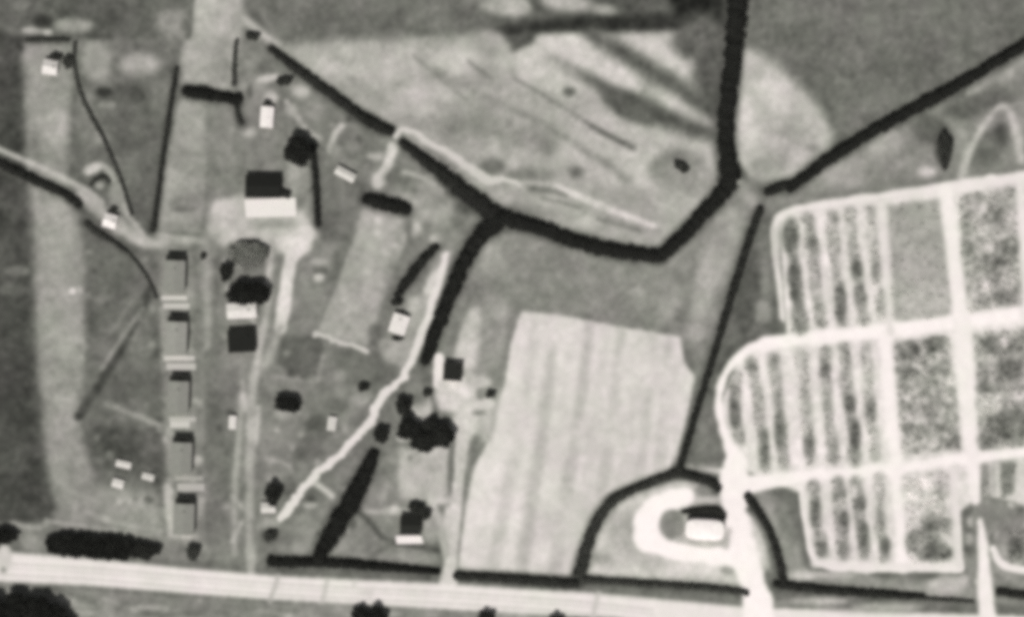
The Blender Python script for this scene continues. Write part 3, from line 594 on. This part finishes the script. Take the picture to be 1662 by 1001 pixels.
# ------------------------------------------------------------------ vegetation
class Soup:                                   # many small faces in one mesh
    def __init__(s): s.v = []; s.f = []; s.t = []
    def quad(s, a, b, c, e, t):
        n = len(s.v); s.v += [a, b, c, e]; s.f.append((n, n + 1, n + 2, n + 3)); s.t += [t] * 4
    def leaf(s, c, size, t, up=0.5):
        n = Vector((random.gauss(0, 1), random.gauss(0, 1), random.gauss(up, 0.8)))
        if n.length < 1e-3: n = Vector((0, 0, 1))
        n.normalize()
        a = n.orthogonal().normalized() * size
        b = n.cross(a) * random.uniform(0.55, 1.0)
        r = random.uniform(0, 6.28)
        a, b = a * math.cos(r) + b * math.sin(r), b * math.cos(r) - a * math.sin(r)
        c = Vector(c)
        s.quad(c - a * 0.5 - b * 0.2, c + a * 0.1 - b * 0.5, c + a * 0.5 + b * 0.15, c - a * 0.1 + b * 0.5, t)
    def tube(s, pts, rads, t, n=7):
        base = len(s.v)
        for k, (p, r) in enumerate(zip(pts, rads)):
            p = Vector(p)
            q = (Vector(pts[min(k + 1, len(pts) - 1)]) - Vector(pts[max(k - 1, 0)])).normalized()
            u = q.orthogonal().normalized(); w_ = q.cross(u)
            for i in range(n):
                an = 6.28318 * i / n
                s.v.append(p + (u * math.cos(an) + w_ * math.sin(an)) * r); s.t.append(t)
        for k in range(len(pts) - 1):
            for i in range(n):
                a = base + k * n + i; b = base + k * n + (i + 1) % n
                s.f.append((a, b, b + n, a + n))
    def blob(s, c, rx, ry, rz, t, n=9, m=5, jit=0.12):
        base = len(s.v); c = Vector(c)
        for k in range(m + 1):
            ph = math.pi * (k / m) - math.pi / 2
            for i in range(n):
                an = 6.28318 * i / n
                j = 1 + random.uniform(-jit, jit)
                s.v.append(c + Vector((rx * math.cos(ph) * math.cos(an) * j, ry * math.cos(ph) * math.sin(an) * j, rz * math.sin(ph) * j)))
                s.t.append(t)
        for k in range(m):
            for i in range(n):
                a = base + k * n + i; b = base + k * n + (i + 1) % n
                s.f.append((a, b, b + n, a + n))
    def build(s, name, mat, parent=None, smooth=False):
        return mesh_np(name, [tuple(v) for v in s.v], s.f, s.t, M[mat], parent, smooth)

def empty(name, loc, rz=0.0):
    o = bpy.data.objects.new(name, None)
    COL.objects.link(o)
    o.location = loc; o.rotation_euler = (0, 0, rz)
    o.empty_display_size = 1.0
    return o
def tag(o, label, cat, group=None):
    o['label'] = label; o['category'] = cat
    if group: o['group'] = group
    return o

def tree(px, py, r, label, h=None, ry=None, rot=0, leaf=0.034, group=None, name='tree', lobes=None):
    """broad crown: lobes of leaf clumps round limbs, on a tapered trunk; r, ry in photograph pixels"""
    rm, rym = r * S * 1.06, (ry or r) * S * 1.02
    h = min(h or 9, 1.5 + 0.9 * min(rm, rym))
    root = tag(empty(name, P(px, py + 0.2 * h / S, height_at(px, py) - 0.05), R(-rot)), label, 'tree' if name == 'tree' else 'bush', group)
    tr = Soup(); cr = Soup()
    cz = h * 0.62; rz = h * 0.38
    tr.tube([(0, 0, -0.3), (0.05, 0, h * 0.2), (0, 0.08, h * 0.45), (0.1, 0, h * 0.75)], [0.09 * rm + 0.12, 0.065 * rm + 0.09, 0.05 * rm + 0.06, 0.04], 0.05)
    nl = lobes or max(6, int(7 + rm * 1.1))
    for k in range(nl):
        an = k * 2.39996 + random.uniform(-0.3, 0.3)
        q = math.sqrt((k + 0.4) / nl) * 0.70
        c = Vector((q * rm * math.cos(an), q * rym * math.sin(an), cz + rz * (0.55 * (1 - q * q) - 0.12) + random.uniform(-0.12, 0.12) * rz))
        tr.tube([(0, 0, h * random.uniform(0.25, 0.4)), (c.x * 0.5, c.y * 0.5, c.z * 0.75), tuple(c)], [0.03 * rm + 0.05, 0.02 * rm + 0.04, 0.02], 0.05, 5)
        lr = random.uniform(0.30, 0.40)
        lx, ly, lz = lr * rm + 0.25, lr * rym + 0.25, rz * random.uniform(0.42, 0.58)
        cr.blob(c, lx * 0.78, ly * 0.78, lz * 0.78, leaf * 0.7)
        bt = leaf * random.uniform(0.7, 1.35)
        n = int(26 + 34 * lx * ly)
        for _ in range(min(n, 420)):
            dv = Vector((random.gauss(0, 1), random.gauss(0, 1), random.gauss(0.15, 1))).normalized()
            f = random.uniform(0.72, 1.08)
            cr.leaf(c + Vector((dv.x * lx * f, dv.y * ly * f, dv.z * lz * f)), random.uniform(0.45, 0.95), bt * random.uniform(0.7, 1.4))
    tr.build('trunk', 'bark', root, True)
    cr.build('crown', 'leaf', root)
    return root

def hedge(pts, wd, h, label, leaf=0.034, group=None, name='hedge', cat='hedge', gap=0.0):
    """a ragged hedgerow along a line of photograph pixels"""
    pts = smooth_line([(p[0], p[1], p[2] if len(p) > 2 else wd) for p in pts])
    W = [(P(x, y), ww * S) for x, y, ww in pts]
    cum = [0.0]
    for (a, _), (b, _) in zip(W[:-1], W[1:]): cum.append(cum[-1] + (b - a).length)
    o0 = W[len(W) // 2][0].copy()
    sp = Soup()
    def at(s):
        for k in range(len(cum) - 1):
            if s <= cum[k + 1] or k == len(cum) - 2:
                t = (s - cum[k]) / max(1e-6, cum[k + 1] - cum[k])
                a, wa = W[k]; b, wb = W[k + 1]
                dr = (b - a).normalized()
                return a.lerp(b, t), wa + (wb - wa) * t, dr
    s = 0.0
    while s < cum[-1]:
        p, ww, dr = at(s)
        nrm = Vector((-dr.y, dr.x, 0))
        hh = h * random.uniform(0.82, 1.15); w2 = ww * random.uniform(0.42, 0.48)
        off = nrm * random.uniform(-0.07, 0.07) * ww
        c = p + off - o0; c.z = hh * 0.42
        step = min(2.6, max(0.9, ww * 0.45))
        ang = math.atan2(dr.y, dr.x)
        n0 = len(sp.v)
        sp.blob((0, 0, 0), step * 0.95, w2 * 0.9, hh * 0.48, leaf * 0.75, 9, 4, 0.08)
        cs, sn = math.cos(ang), math.sin(ang)
        for q in range(n0, len(sp.v)):
            v = sp.v[q]; sp.v[q] = Vector((c.x + v.x * cs - v.y * sn, c.y + v.x * sn + v.y * cs, c.z + v.z))
        bt = leaf * random.uniform(0.75, 1.3)
        for _ in range(int(8 + 5.5 * step * (ww * 0.8 + hh * 0.5))):
            an = random.uniform(0.0, math.pi)
            f = random.uniform(0.8, 1.08)
            v = nrm * (math.cos(an) * w2 * f) + dr * random.uniform(-0.6, 0.6) * step
            v.z = math.sin(an) * hh * 0.58 * f
            sp.leaf(Vector((c.x, c.y, hh * 0.38)) + v, random.uniform(0.4, 0.9), bt * random.uniform(0.7, 1.4))
        s += step
    o = sp.build(name, 'leaf')
    o.location = o0
    return tag(o, label, cat, group)


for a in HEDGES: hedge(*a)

TB_ = 'trees standing on their own'
tree(487, 243, 25, 'largest round tree, standing alone above the narrow hedge', h=11, leaf=0.022, group=TB_)
tree(467, 651, 22, 'oval dark tree alone in the gardens, right of the long track', h=7.5, ry=14, rot=10, leaf=0.020, group=TB_)
tree(444, 797, 14, 'upright dark tree behind the small white shed near the road', h=7, ry=20, leaf=0.026, group=TB_)
tree(405, 412, 32, 'large pale grey crowned tree between the bright yard and the broad black tree', h=3.4, ry=23, leaf=0.17)
tree(404, 472, 33, 'broad black tree hanging over the low white roofed house', h=8, ry=20, leaf=0.020)
tree(368, 440, 11, 'small upright tree at the left of the broad black tree', h=4.5, ry=16, leaf=0.026)
tree(428, 476, 11, 'round tree touching the right end of the low white roofed house', h=5, ry=20, leaf=0.022)
FG = 'dark trees round the farm clearing'
tree(656, 655, 14, 'dark tree left of the pale oval clearing', h=6, ry=16, leaf=0.03, group=FG)
tree(620, 702, 13, 'dark tree beside the winding path at the head of the broad hedge', h=5.5, leaf=0.03, group=FG)
tree(664, 692, 19, 'dark tree at the lower left of the pale oval clearing', h=6.5, leaf=0.024, group=FG)
tree(690, 710, 25, 'middle tree of the dark clump below the pale oval clearing', h=7, ry=20, leaf=0.024, group=FG)
tree(718, 703, 21, 'rightmost tree of the dark clump, nearest the lane', h=7, leaf=0.026, group=FG)
tree(700, 690, 15, 'small tree squeezed inside the dark clump by the lane', h=7.5, leaf=0.028, group=FG)
tree(694, 636, 8, 'bush between the pale clearing and the white yard', h=2.5, ry=6, leaf=0.05, name='bush')
tree(676, 822, 14, 'ragged tree behind the white fronted cottage by the lane', h=5, ry=9, leaf=0.032)
tree(692, 832, 8, 'little tree at the corner of the white fronted cottage', h=3.6, leaf=0.04)
tree(314, 893, 12, 'dark grey tree at the road end of the hut row', h=4.5, leaf=0.06)
tree(590, 627, 9, 'small dark bush in the gardens left of the winding path', h=3.2, ry=7, leaf=0.04, name='bush')
tree(796, 638, 8, 'small bush at the edge of the bright field', h=3, ry=6, leaf=0.06, name='bush')
tree(1532, 240, 12, 'tall narrow dark bush in the meadow above the garden', h=5, ry=32, rot=4, leaf=0.05, name='bush')
tree(1105, 270, 15, 'lone dark shrub in the patchy pale field', h=2.6, ry=7, rot=30, leaf=0.05, name='bush')
tree(462, 131, 13, 'dark shrub beside the slanting hedge near the white hut', h=3.5, ry=7, rot=-10, leaf=0.045, name='bush')
tree(434, 168, 6, 'tiny dark foliage shaped as the shadow of the white hut at the top', h=2.2, leaf=0.045, name='bush')  # dark leaves given the place and shape of the hut's shadow
tree(410, 58, 12, 'shrub at the top end of the slanting hedge', h=3, ry=7, leaf=0.055, name='bush')
tree(90, 93, 11, 'dark foliage shaped as the shadow of the white house at upper left', h=3.4, ry=7, leaf=0.04, name='bush')  # leaf clump modelled as the shade the house casts
tree(112, 100, 9, 'grey bush to the right of the white house at upper left', h=3, ry=13, leaf=0.06, name='bush')
tree(184, 340, 6, 'small dark foliage shaped as the shadow of the white cottage on the pale track', h=2.2, ry=5, leaf=0.05, name='bush')  # clump drawn as the cottage's cast shadow
tree(330, 415, 5, 'small bush right of the topmost hut in the row', h=2.2, leaf=0.06, name='bush')
tree(645, 490, 10, 'low bush behind the bright white cottage by the winding path', h=2.6, ry=5, leaf=0.05, name='bush')
tree(646, 548, 9, 'low bush in front of the bright white cottage by the winding path', h=1.8, ry=4, leaf=0.06, name='bush')
tree(440, 868, 10, 'grey bush below the small white shed near the road', h=2.6, leaf=0.06, name='bush')
WG = 'row of trees along the road at lower left'
WL = ['first', 'second', 'third', 'fourth', 'fifth', 'sixth', 'seventh', 'eighth', 'ninth', 'tenth', 'eleventh', 'twelfth', 'thirteenth']
for k in range(13):
    x = 88 + k * 12.6
    e = 0 < k < 10
    tree(x, 880 + k * 0.8, 18 if e else 14, f'{WL[k]} tree from the left in the black row along the road', h=5.0 if e else 4, ry=19 if e else 15, leaf=0.020 if k < 10 else 0.03, group=WG)
tree(254, 889, 9, 'last and smallest tree at the right end of the black row', h=3.5, ry=10, leaf=0.035, group=WG)
BG_ = 'wood at the bottom left'
tree(8, 866, 22, 'dark tree cut by the left edge above the road', h=7, ry=13, leaf=0.02)
tree(-18, 876, 20, 'tree mostly beyond the left edge above the road', h=7, leaf=0.02)
for x, y, r_, lb in ((-4, 985, 26, 'leftmost tree of the black wood below the road'), (32, 982, 28, 'second tree from the left in the wood below the road'), (64, 984, 26, 'third tree from the left in the wood below the road'), (90, 994, 24, 'fourth tree from the left in the wood below the road'), (108, 1010, 18, 'rightmost tree at the edge of the black wood below the road'), (12, 1014, 24, 'lower tree at the bottom left corner of the wood'), (50, 1016, 24, 'lower middle tree of the wood on the bottom edge'), (84, 1020, 20, 'lower right tree of the wood on the bottom edge')):
    tree(x, y, r_, lb, h=8, leaf=0.018, group=BG_)
SG = 'trees cut by the bottom edge'
tree(586, 997, 17, 'left one of a dark pair cut by the bottom edge', h=5, leaf=0.022, group=SG)
tree(612, 998, 20, 'right one of a dark pair cut by the bottom edge', h=5, leaf=0.022, group=SG)
tree(790, 1000, 14, 'lone dark tree just below the road, right of the lane mouth', h=5, leaf=0.03, group=SG)
tree(902, 1006, 13, 'dark tree on the bottom edge, far right of the lane mouth', h=5, leaf=0.03, group=SG)
for k, (x, y, r_) in enumerate(((1135, 832, 0),)):
    pass

# planting in the garden beds: low clumps, as a child of each bed
for k in BEDS:
    info = REG[k][2]
    if 'obj' not in info: continue
    q = info['cells']
    n = int(len(q) * 0.07 * info['dens'])
    if n < 3: continue
    sp = Soup()
    for c in random.sample(range(len(q)), n):
        v = VV[q[c][0]] + np.array([random.uniform(-.3, .3), random.uniform(-.3, .3), 0])
        t = float(TT[q[c][0]])
        rr = random.uniform(0.35, 0.8)
        sp.blob((v[0], v[1], v[2] + rr * 0.25), rr, rr * random.uniform(0.7, 1.1), rr * 0.7, min(0.7, t * random.choice((0.75, 0.85, 0.95, 1.05, 1.15))), 6, 4, 0.2)
    o = sp.build('plants', 'leaf', info['obj'])
    o['kind'] = 'stuff'

# ------------------------------------------------------------------ buildings
def boxes(sp, x0, x1, y0, y1, z0, z1, t):
    n = len(sp.v)
    sp.v += [Vector(p) for p in ((x0, y0, z0), (x1, y0, z0), (x1, y1, z0), (x0, y1, z0), (x0, y0, z1), (x1, y0, z1), (x1, y1, z1), (x0, y1, z1))]
    sp.t += [t] * 8
    for f in ((3, 2, 1, 0), (4, 5, 6, 7), (0, 1, 5, 4), (1, 2, 6, 5), (2, 3, 7, 6), (3, 0, 4, 7)):
        sp.f.append(tuple(n + i for i in f))
def openings(root_wall, w, dp, eave, wall_t, n_long):
    """door and windows proud of the wall faces"""
    def win(x, y, ax):
        s = Soup()
        if ax == 'y': boxes(s, x - .5, x + .5, y - .05, y + .05, eave * .35, eave * .78, 0.03)
        else: boxes(s, x - .05, x + .05, y - .5, y + .5, eave * .35, eave * .78, 0.03)
        o = s.build('window', 'trim', root_wall)
    for sy in (-1, 1):
        for k in range(n_long):
            x = -w / 2 + w * (k + 0.5) / n_long
            if sy == -1 and k == n_long // 2: continue
            win(x, sy * dp / 2, 'y')
    s = Soup(); boxes(s, -.5, .5, -dp / 2 - .06, -dp / 2 + .04, 0.05, min(2.05, eave * .85), 0.04)
    if n_long % 2 == 0:
        for v in s.v: v.x += w / n_long / 2
    s.build('door', 'trim', root_wall)
def gable(px, py, wpx, dpx, label, name='house', cat='house', rot=0, eave=2.8, pitch=40, axis='x', roof=0.30, wall=0.6, chim=True, group=None, over=0.35, nwin=4, hip=0.0):
    """gabled building, wpx wide (east-west) and dpx deep in photograph pixels; axis = direction of the ridge"""
    w_, d_ = wpx * S, dpx * S
    a = R(-rot)
    if axis == 'y':
        w_, d_ = d_, w_; a += R(90)
    w2, d2 = w_ / 2 - over, d_ / 2 - over
    root = tag(empty(name, P(px, py, height_at(px, py)), a), label, cat, group)
    tp = math.tan(R(pitch))
    ridge = eave + d2 * tp
    s = Soup()
    hx = hip * d2
    v = [(-w2, -d2, -.3), (w2, -d2, -.3), (w2, d2, -.3), (-w2, d2, -.3), (-w2, -d2, eave), (w2, -d2, eave), (w2, d2, eave), (-w2, d2, eave)]
    s.v = [Vector(p) for p in v]; s.t = [wall] * 8
    s.f = [(0, 1, 5, 4), (1, 2, 6, 5), (2, 3, 7, 6), (3, 0, 4, 7)]
    if hip == 0:
        s.v += [Vector((-w2, 0, ridge)), Vector((-w2, 0, ridge)), Vector((w2, 0, ridge)), Vector((w2, 0, ridge))]; s.t += [wall] * 4
        s.f += [(4, 8, 9, 7), (6, 10, 11, 5)]
    wl = s.build('wall', 'wall', root)
    # roof: two slabs with real thickness, eaves past the walls
    r = Soup(); th = 0.16
    ez = eave - over * tp + 0.06
    W, D, RZ = w2 + over, d2 + over, ridge + 0.08
    top = [(-W, -D, ez), (W, -D, ez), (W - hx, 0, RZ), (-W + hx, 0, RZ), (W, D, ez), (-W, D, ez)]
    r.v = [Vector(p) for p in top] + [Vector((p[0], p[1], p[2] + th)) for p in top]
    r.t = [roof] * 12
    r.f = [(7, 8, 9, 6)[::-1][:4], (8, 10, 11, 9)]
    r.f = [(6, 7, 8, 9), (9, 8, 10, 11), (3, 2, 1, 0), (5, 4, 2, 3), (0, 1, 7, 6), (4, 5, 11, 10), (1, 2, 8, 7), (2, 4, 10, 8), (5, 3, 9, 11), (3, 0, 6, 9)]
    if hip > 0:
        r.f += [(7, 10, 8, 8), (11, 6, 9, 9)]
        r.f = [f for f in r.f if f not in ((1, 2, 8, 7), (2, 4, 10, 8), (5, 3, 9, 11), (3, 0, 6, 9))]
        r.v += [r.v[8].copy(), r.v[9].copy()]; r.t += [roof, roof]
        r.f = [f for f in r.f if len(set(f)) == 4]
        n = len(r.v)
        r.v += [(r.v[7] + r.v[8]) / 2, (r.v[11] + r.v[9]) / 2]; r.t += [roof, roof]
        r.f += [(7, 10, 8, n), (11, 6, 9, n + 1)]
        r.f += [(1, 4, 10, 7), (5, 0, 6, 11)]
    ro = r.build('roof', 'roof', root)
    if chim:
        c = Soup(); boxes(c, w2 * 0.45, w2 * 0.45 + 0.7, -0.35, 0.35, ridge - 0.7, ridge + 0.9, 0.18)
        c.build('chimney', 'wall', ro)
    openings(wl, 2 * w2, 2 * d2, eave, wall, nwin)
    return root
def flat(px, py, wpx, dpx, label, name, cat, rot=0, h=4.0, roof=0.03, wall=0.5, group=None, nwin=3):
    w2, d2 = wpx * S / 2, dpx * S / 2
    root = tag(empty(name, P(px, py, height_at(px, py)), R(-rot)), label, cat, group)
    s = Soup(); boxes(s, -w2 + .2, w2 - .2, -d2 + .2, d2 - .2, -.3, h - 0.05, wall)
    wl = s.build('wall', 'wall', root)
    r = Soup()
    boxes(r, -w2, w2, -d2, d2, h - .05, h + .12, roof)
    for a in ((-w2, w2, -d2, -d2 + .22), (-w2, w2, d2 - .22, d2), (-w2, -w2 + .22, -d2 + .22, d2 - .22), (w2 - .22, w2, -d2 + .22, d2 - .22)):
        boxes(r, *a, h + .12, h + .34, roof * 1.3)
    ro = r.build('roof', 'roof', root)
    c = Soup(); boxes(c, w2 * .4, w2 * .4 + .7, d2 * .3, d2 * .3 + .7, h + .12, h + 1.1, roof * 1.5)
    c.build('vent', 'trim', ro)
    openings(wl, 2 * w2 - .4, 2 * d2 - .4, h, wall, nwin)
    return root

# the row of five grey huts
HL = ['topmost long grey hut of the row', 'second long grey hut from the top of the row', 'middle long grey hut of the row', 'fourth long grey hut from the top of the row', 'lowest long grey hut of the row, nearest the road']
for k, (x, y0, y1) in enumerate(((285, 419, 474), (288, 518, 576), (291, 614, 670), (296, 713, 768), (300, 812, 866))):
    ht = gable(x, (y0 + y1) / 2 + 2, 34, y1 - y0 - 4, HL[k], 'hut', 'hut', rot=2, eave=4.2, pitch=18, axis='y', roof=0.23 if k != 1 else 0.27, wall=0.45, chim=True, group='row of grey huts', nwin=5)
    ln = (y1 - y0 - 4) * S / 2
    s = Soup(); boxes(s, ln - 0.3, ln + 2.3, -4.3, 4.3, -0.3, 3.6, 0.3)
    lw = s.build('shade_box', 'wall', ht)  # box added at the north end to deepen the hut's shadow
    s = Soup(); boxes(s, ln - 0.2, ln + 2.6, -4.6, 4.6, 3.6, 3.78, 0.022)
    s.build('roof', 'roof', lw)  # near-black top, widens the dark strip of the hut's shadow
def slab(pts, v, name='pavement', z=0.12):
    s = Soup()
    xs = [p[0] for p in pts]; ys = [p[1] for p in pts]
    z += max(height_at(x, y) for x in np.linspace(min(xs), max(xs), 12) for y in np.linspace(min(ys), max(ys), 6))
    lo = [P(x, y, -0.3) for x, y in pts]; hi = [P(x, y, z) for x, y in pts]
    s.v = lo + hi; s.t = [alb(v)] * 8
    s.f = [(7, 6, 5, 4)[::-1], (0, 1, 5, 4)[::-1], (1, 2, 6, 5)[::-1], (2, 3, 7, 6)[::-1], (3, 0, 4, 7)[::-1]]
    s.f = [tuple(f) for f in s.f]
    o = s.build(name, 'concrete'); o['kind'] = 'structure'
    return o
for x0, x1, y0, y1, v in ((262, 304, 480, 487, 205), (265, 308, 492, 501, 196), (266, 316, 577, 585, 200), (270, 318, 589, 600, 190), (275, 318, 676, 684, 186), (276, 308, 682, 694, 204), (285, 330, 772, 779, 168), (288, 332, 784, 796, 182)):
    slab([(x0, y0), (x1, y0), (x1, y1), (x0, y1)], v)
# houses and barns
gable(428, 303, 58, 38, 'large barn with a black tarred roof above the gleaming white platform', 'barn', 'barn', rot=1, eave=3.0, pitch=14, roof=0.015, wall=0.3, chim=False, nwin=6)
flat(462, 316, 20, 10, 'low black lean-to shed at the right corner of the large barn', 'shed', 'shed', rot=20, h=2.2, roof=0.02, wall=0.3, nwin=2)
slab([(397, 324), (480, 321), (481, 351), (399, 353)], 232)
gable(393, 504, 48, 25, 'low white roofed house tucked under the black tree clump', 'house', 'house', rot=-3, eave=2.6, pitch=10, roof=0.60, wall=0.6, nwin=4)
flat(393, 553, 45, 37, 'square black roofed building beside the long track', 'storehouse', 'storehouse', rot=-3, h=3.0, roof=0.016, wall=0.3)
gable(667, 851, 35, 32, 'cottage with a black tarred roof and a white terrace beside the lane', 'cottage', 'cottage', rot=1, eave=2.8, pitch=20, roof=0.02, wall=0.6, nwin=3, chim=False)
slab([(642, 869), (684, 869), (687, 881), (644, 882)], 240)
flat(735, 603, 31, 29, 'small square black roofed house inside the white yard', 'house', 'house', rot=4, h=3.2, roof=0.02, wall=0.6)
gable(83, 110, 24, 24, 'white house alone at upper left', 'cottage', 'cottage', rot=8, eave=2.6, pitch=22, roof=0.62, wall=0.7, nwin=2)
gable(434, 191, 21, 34, 'upright oblong white hut below the slanting hedge', 'hut', 'hut', rot=4, eave=2.4, pitch=16, axis='y', roof=0.72, wall=0.7, nwin=3, chim=False)
gable(180, 359, 22, 22, 'small white cottage on the pale track', 'cottage', 'cottage', rot=15, eave=2.5, pitch=20, roof=0.70, wall=0.7, nwin=2)
gable(648, 526, 27, 32, 'bright white cottage beside the winding path', 'cottage', 'cottage', rot=18, eave=2.6, pitch=18, axis='y', roof=0.66, wall=0.7, nwin=3)
gable(561, 283, 34, 15, 'narrow pale roofed shed lying aslant in the gardens', 'shed', 'shed', rot=28, eave=2.0, pitch=18, roof=0.52, wall=0.6, nwin=3, chim=False)
gable(378, 685, 12, 22, 'tiny upright white shed left of the long track', 'shed', 'shed', rot=3, eave=1.3, pitch=10, axis='y', roof=0.60, wall=0.6, nwin=2, chim=False)
gable(539, 687, 14, 23, 'tiny white shed in the gardens right of the oval tree', 'shed', 'shed', rot=8, eave=1.3, pitch=10, axis='y', roof=0.52, wall=0.6, nwin=2, chim=False)
gable(436, 823, 24, 17, 'small white shed below the upright dark tree near the road', 'shed', 'shed', rot=0, eave=1.4, pitch=12, roof=0.52, wall=0.6, nwin=2, chim=False)
gable(201, 753, 25, 11, 'upper white shed of three in the paddock, long and slanting', 'shed', 'shed', rot=12, eave=1.1, pitch=10, roof=0.56, wall=0.6, nwin=2, chim=False, over=0.15)
gable(192, 784, 19, 14, 'lower left white shed of three in the paddock', 'shed', 'shed', rot=15, eave=1.1, pitch=10, roof=0.56, wall=0.6, nwin=2, chim=False, over=0.15)
gable(241, 773, 20, 11, 'right white shed of three in the paddock', 'shed', 'shed', rot=15, eave=1.1, pitch=10, roof=0.50, wall=0.6, nwin=2, chim=False, over=0.15)

# the oval white building inside the loop of the drive
def oval_building(px, py, rx, ry, h):
    root = tag(empty('chapel', P(px, py, height_at(px, py)), R(-3)), 'oval white roofed building inside the loop of the white drive', 'building')
    n = 40
    def ring(f, z, t, pw=4.2):
        o = []
        for i in range(n):
            a = 2 * math.pi * i / n
            c, s_ = math.cos(a), math.sin(a)
            o.append(Vector((rx * S * f * math.copysign(abs(c) ** (2 / pw), c), ry * S * f * math.copysign(abs(s_) ** (2 / pw), s_), z)))
        return o
    def loft(rows, t):
        s = Soup()
        for f, z in rows: s.v += ring(f, z, t); s.t += [t] * n
        for k in range(len(rows) - 1):
            for i in range(n):
                a = k * n + i; b = k * n + (i + 1) % n
                s.f.append((a, b, b + n, a + n))
        return s
    wl = loft([(0.93, -0.3), (0.93, h)], 0.6).build('wall', 'wall', root)
    ro = loft([(0.90, h - 0.1), (1.0, h - 0.05), (1.0, h + 0.15), (0.94, h + 0.4), (0.6, h + 0.75), (0.25, h + 0.95), (0.001, h + 1.0)], 0.78).build('roof', 'roof', root)
    for i in range(0, n, 4):
        p = ring(0.935, 0, 0)[i]
        s = Soup(); boxes(s, p.x - .35, p.x + .35, p.y - .35, p.y + .35, 1.0, 2.6, 0.04)
        s.build('window' if i != 28 else 'door', 'trim', wl)
oval_building(1143, 858, 31, 16.5, 4.2)
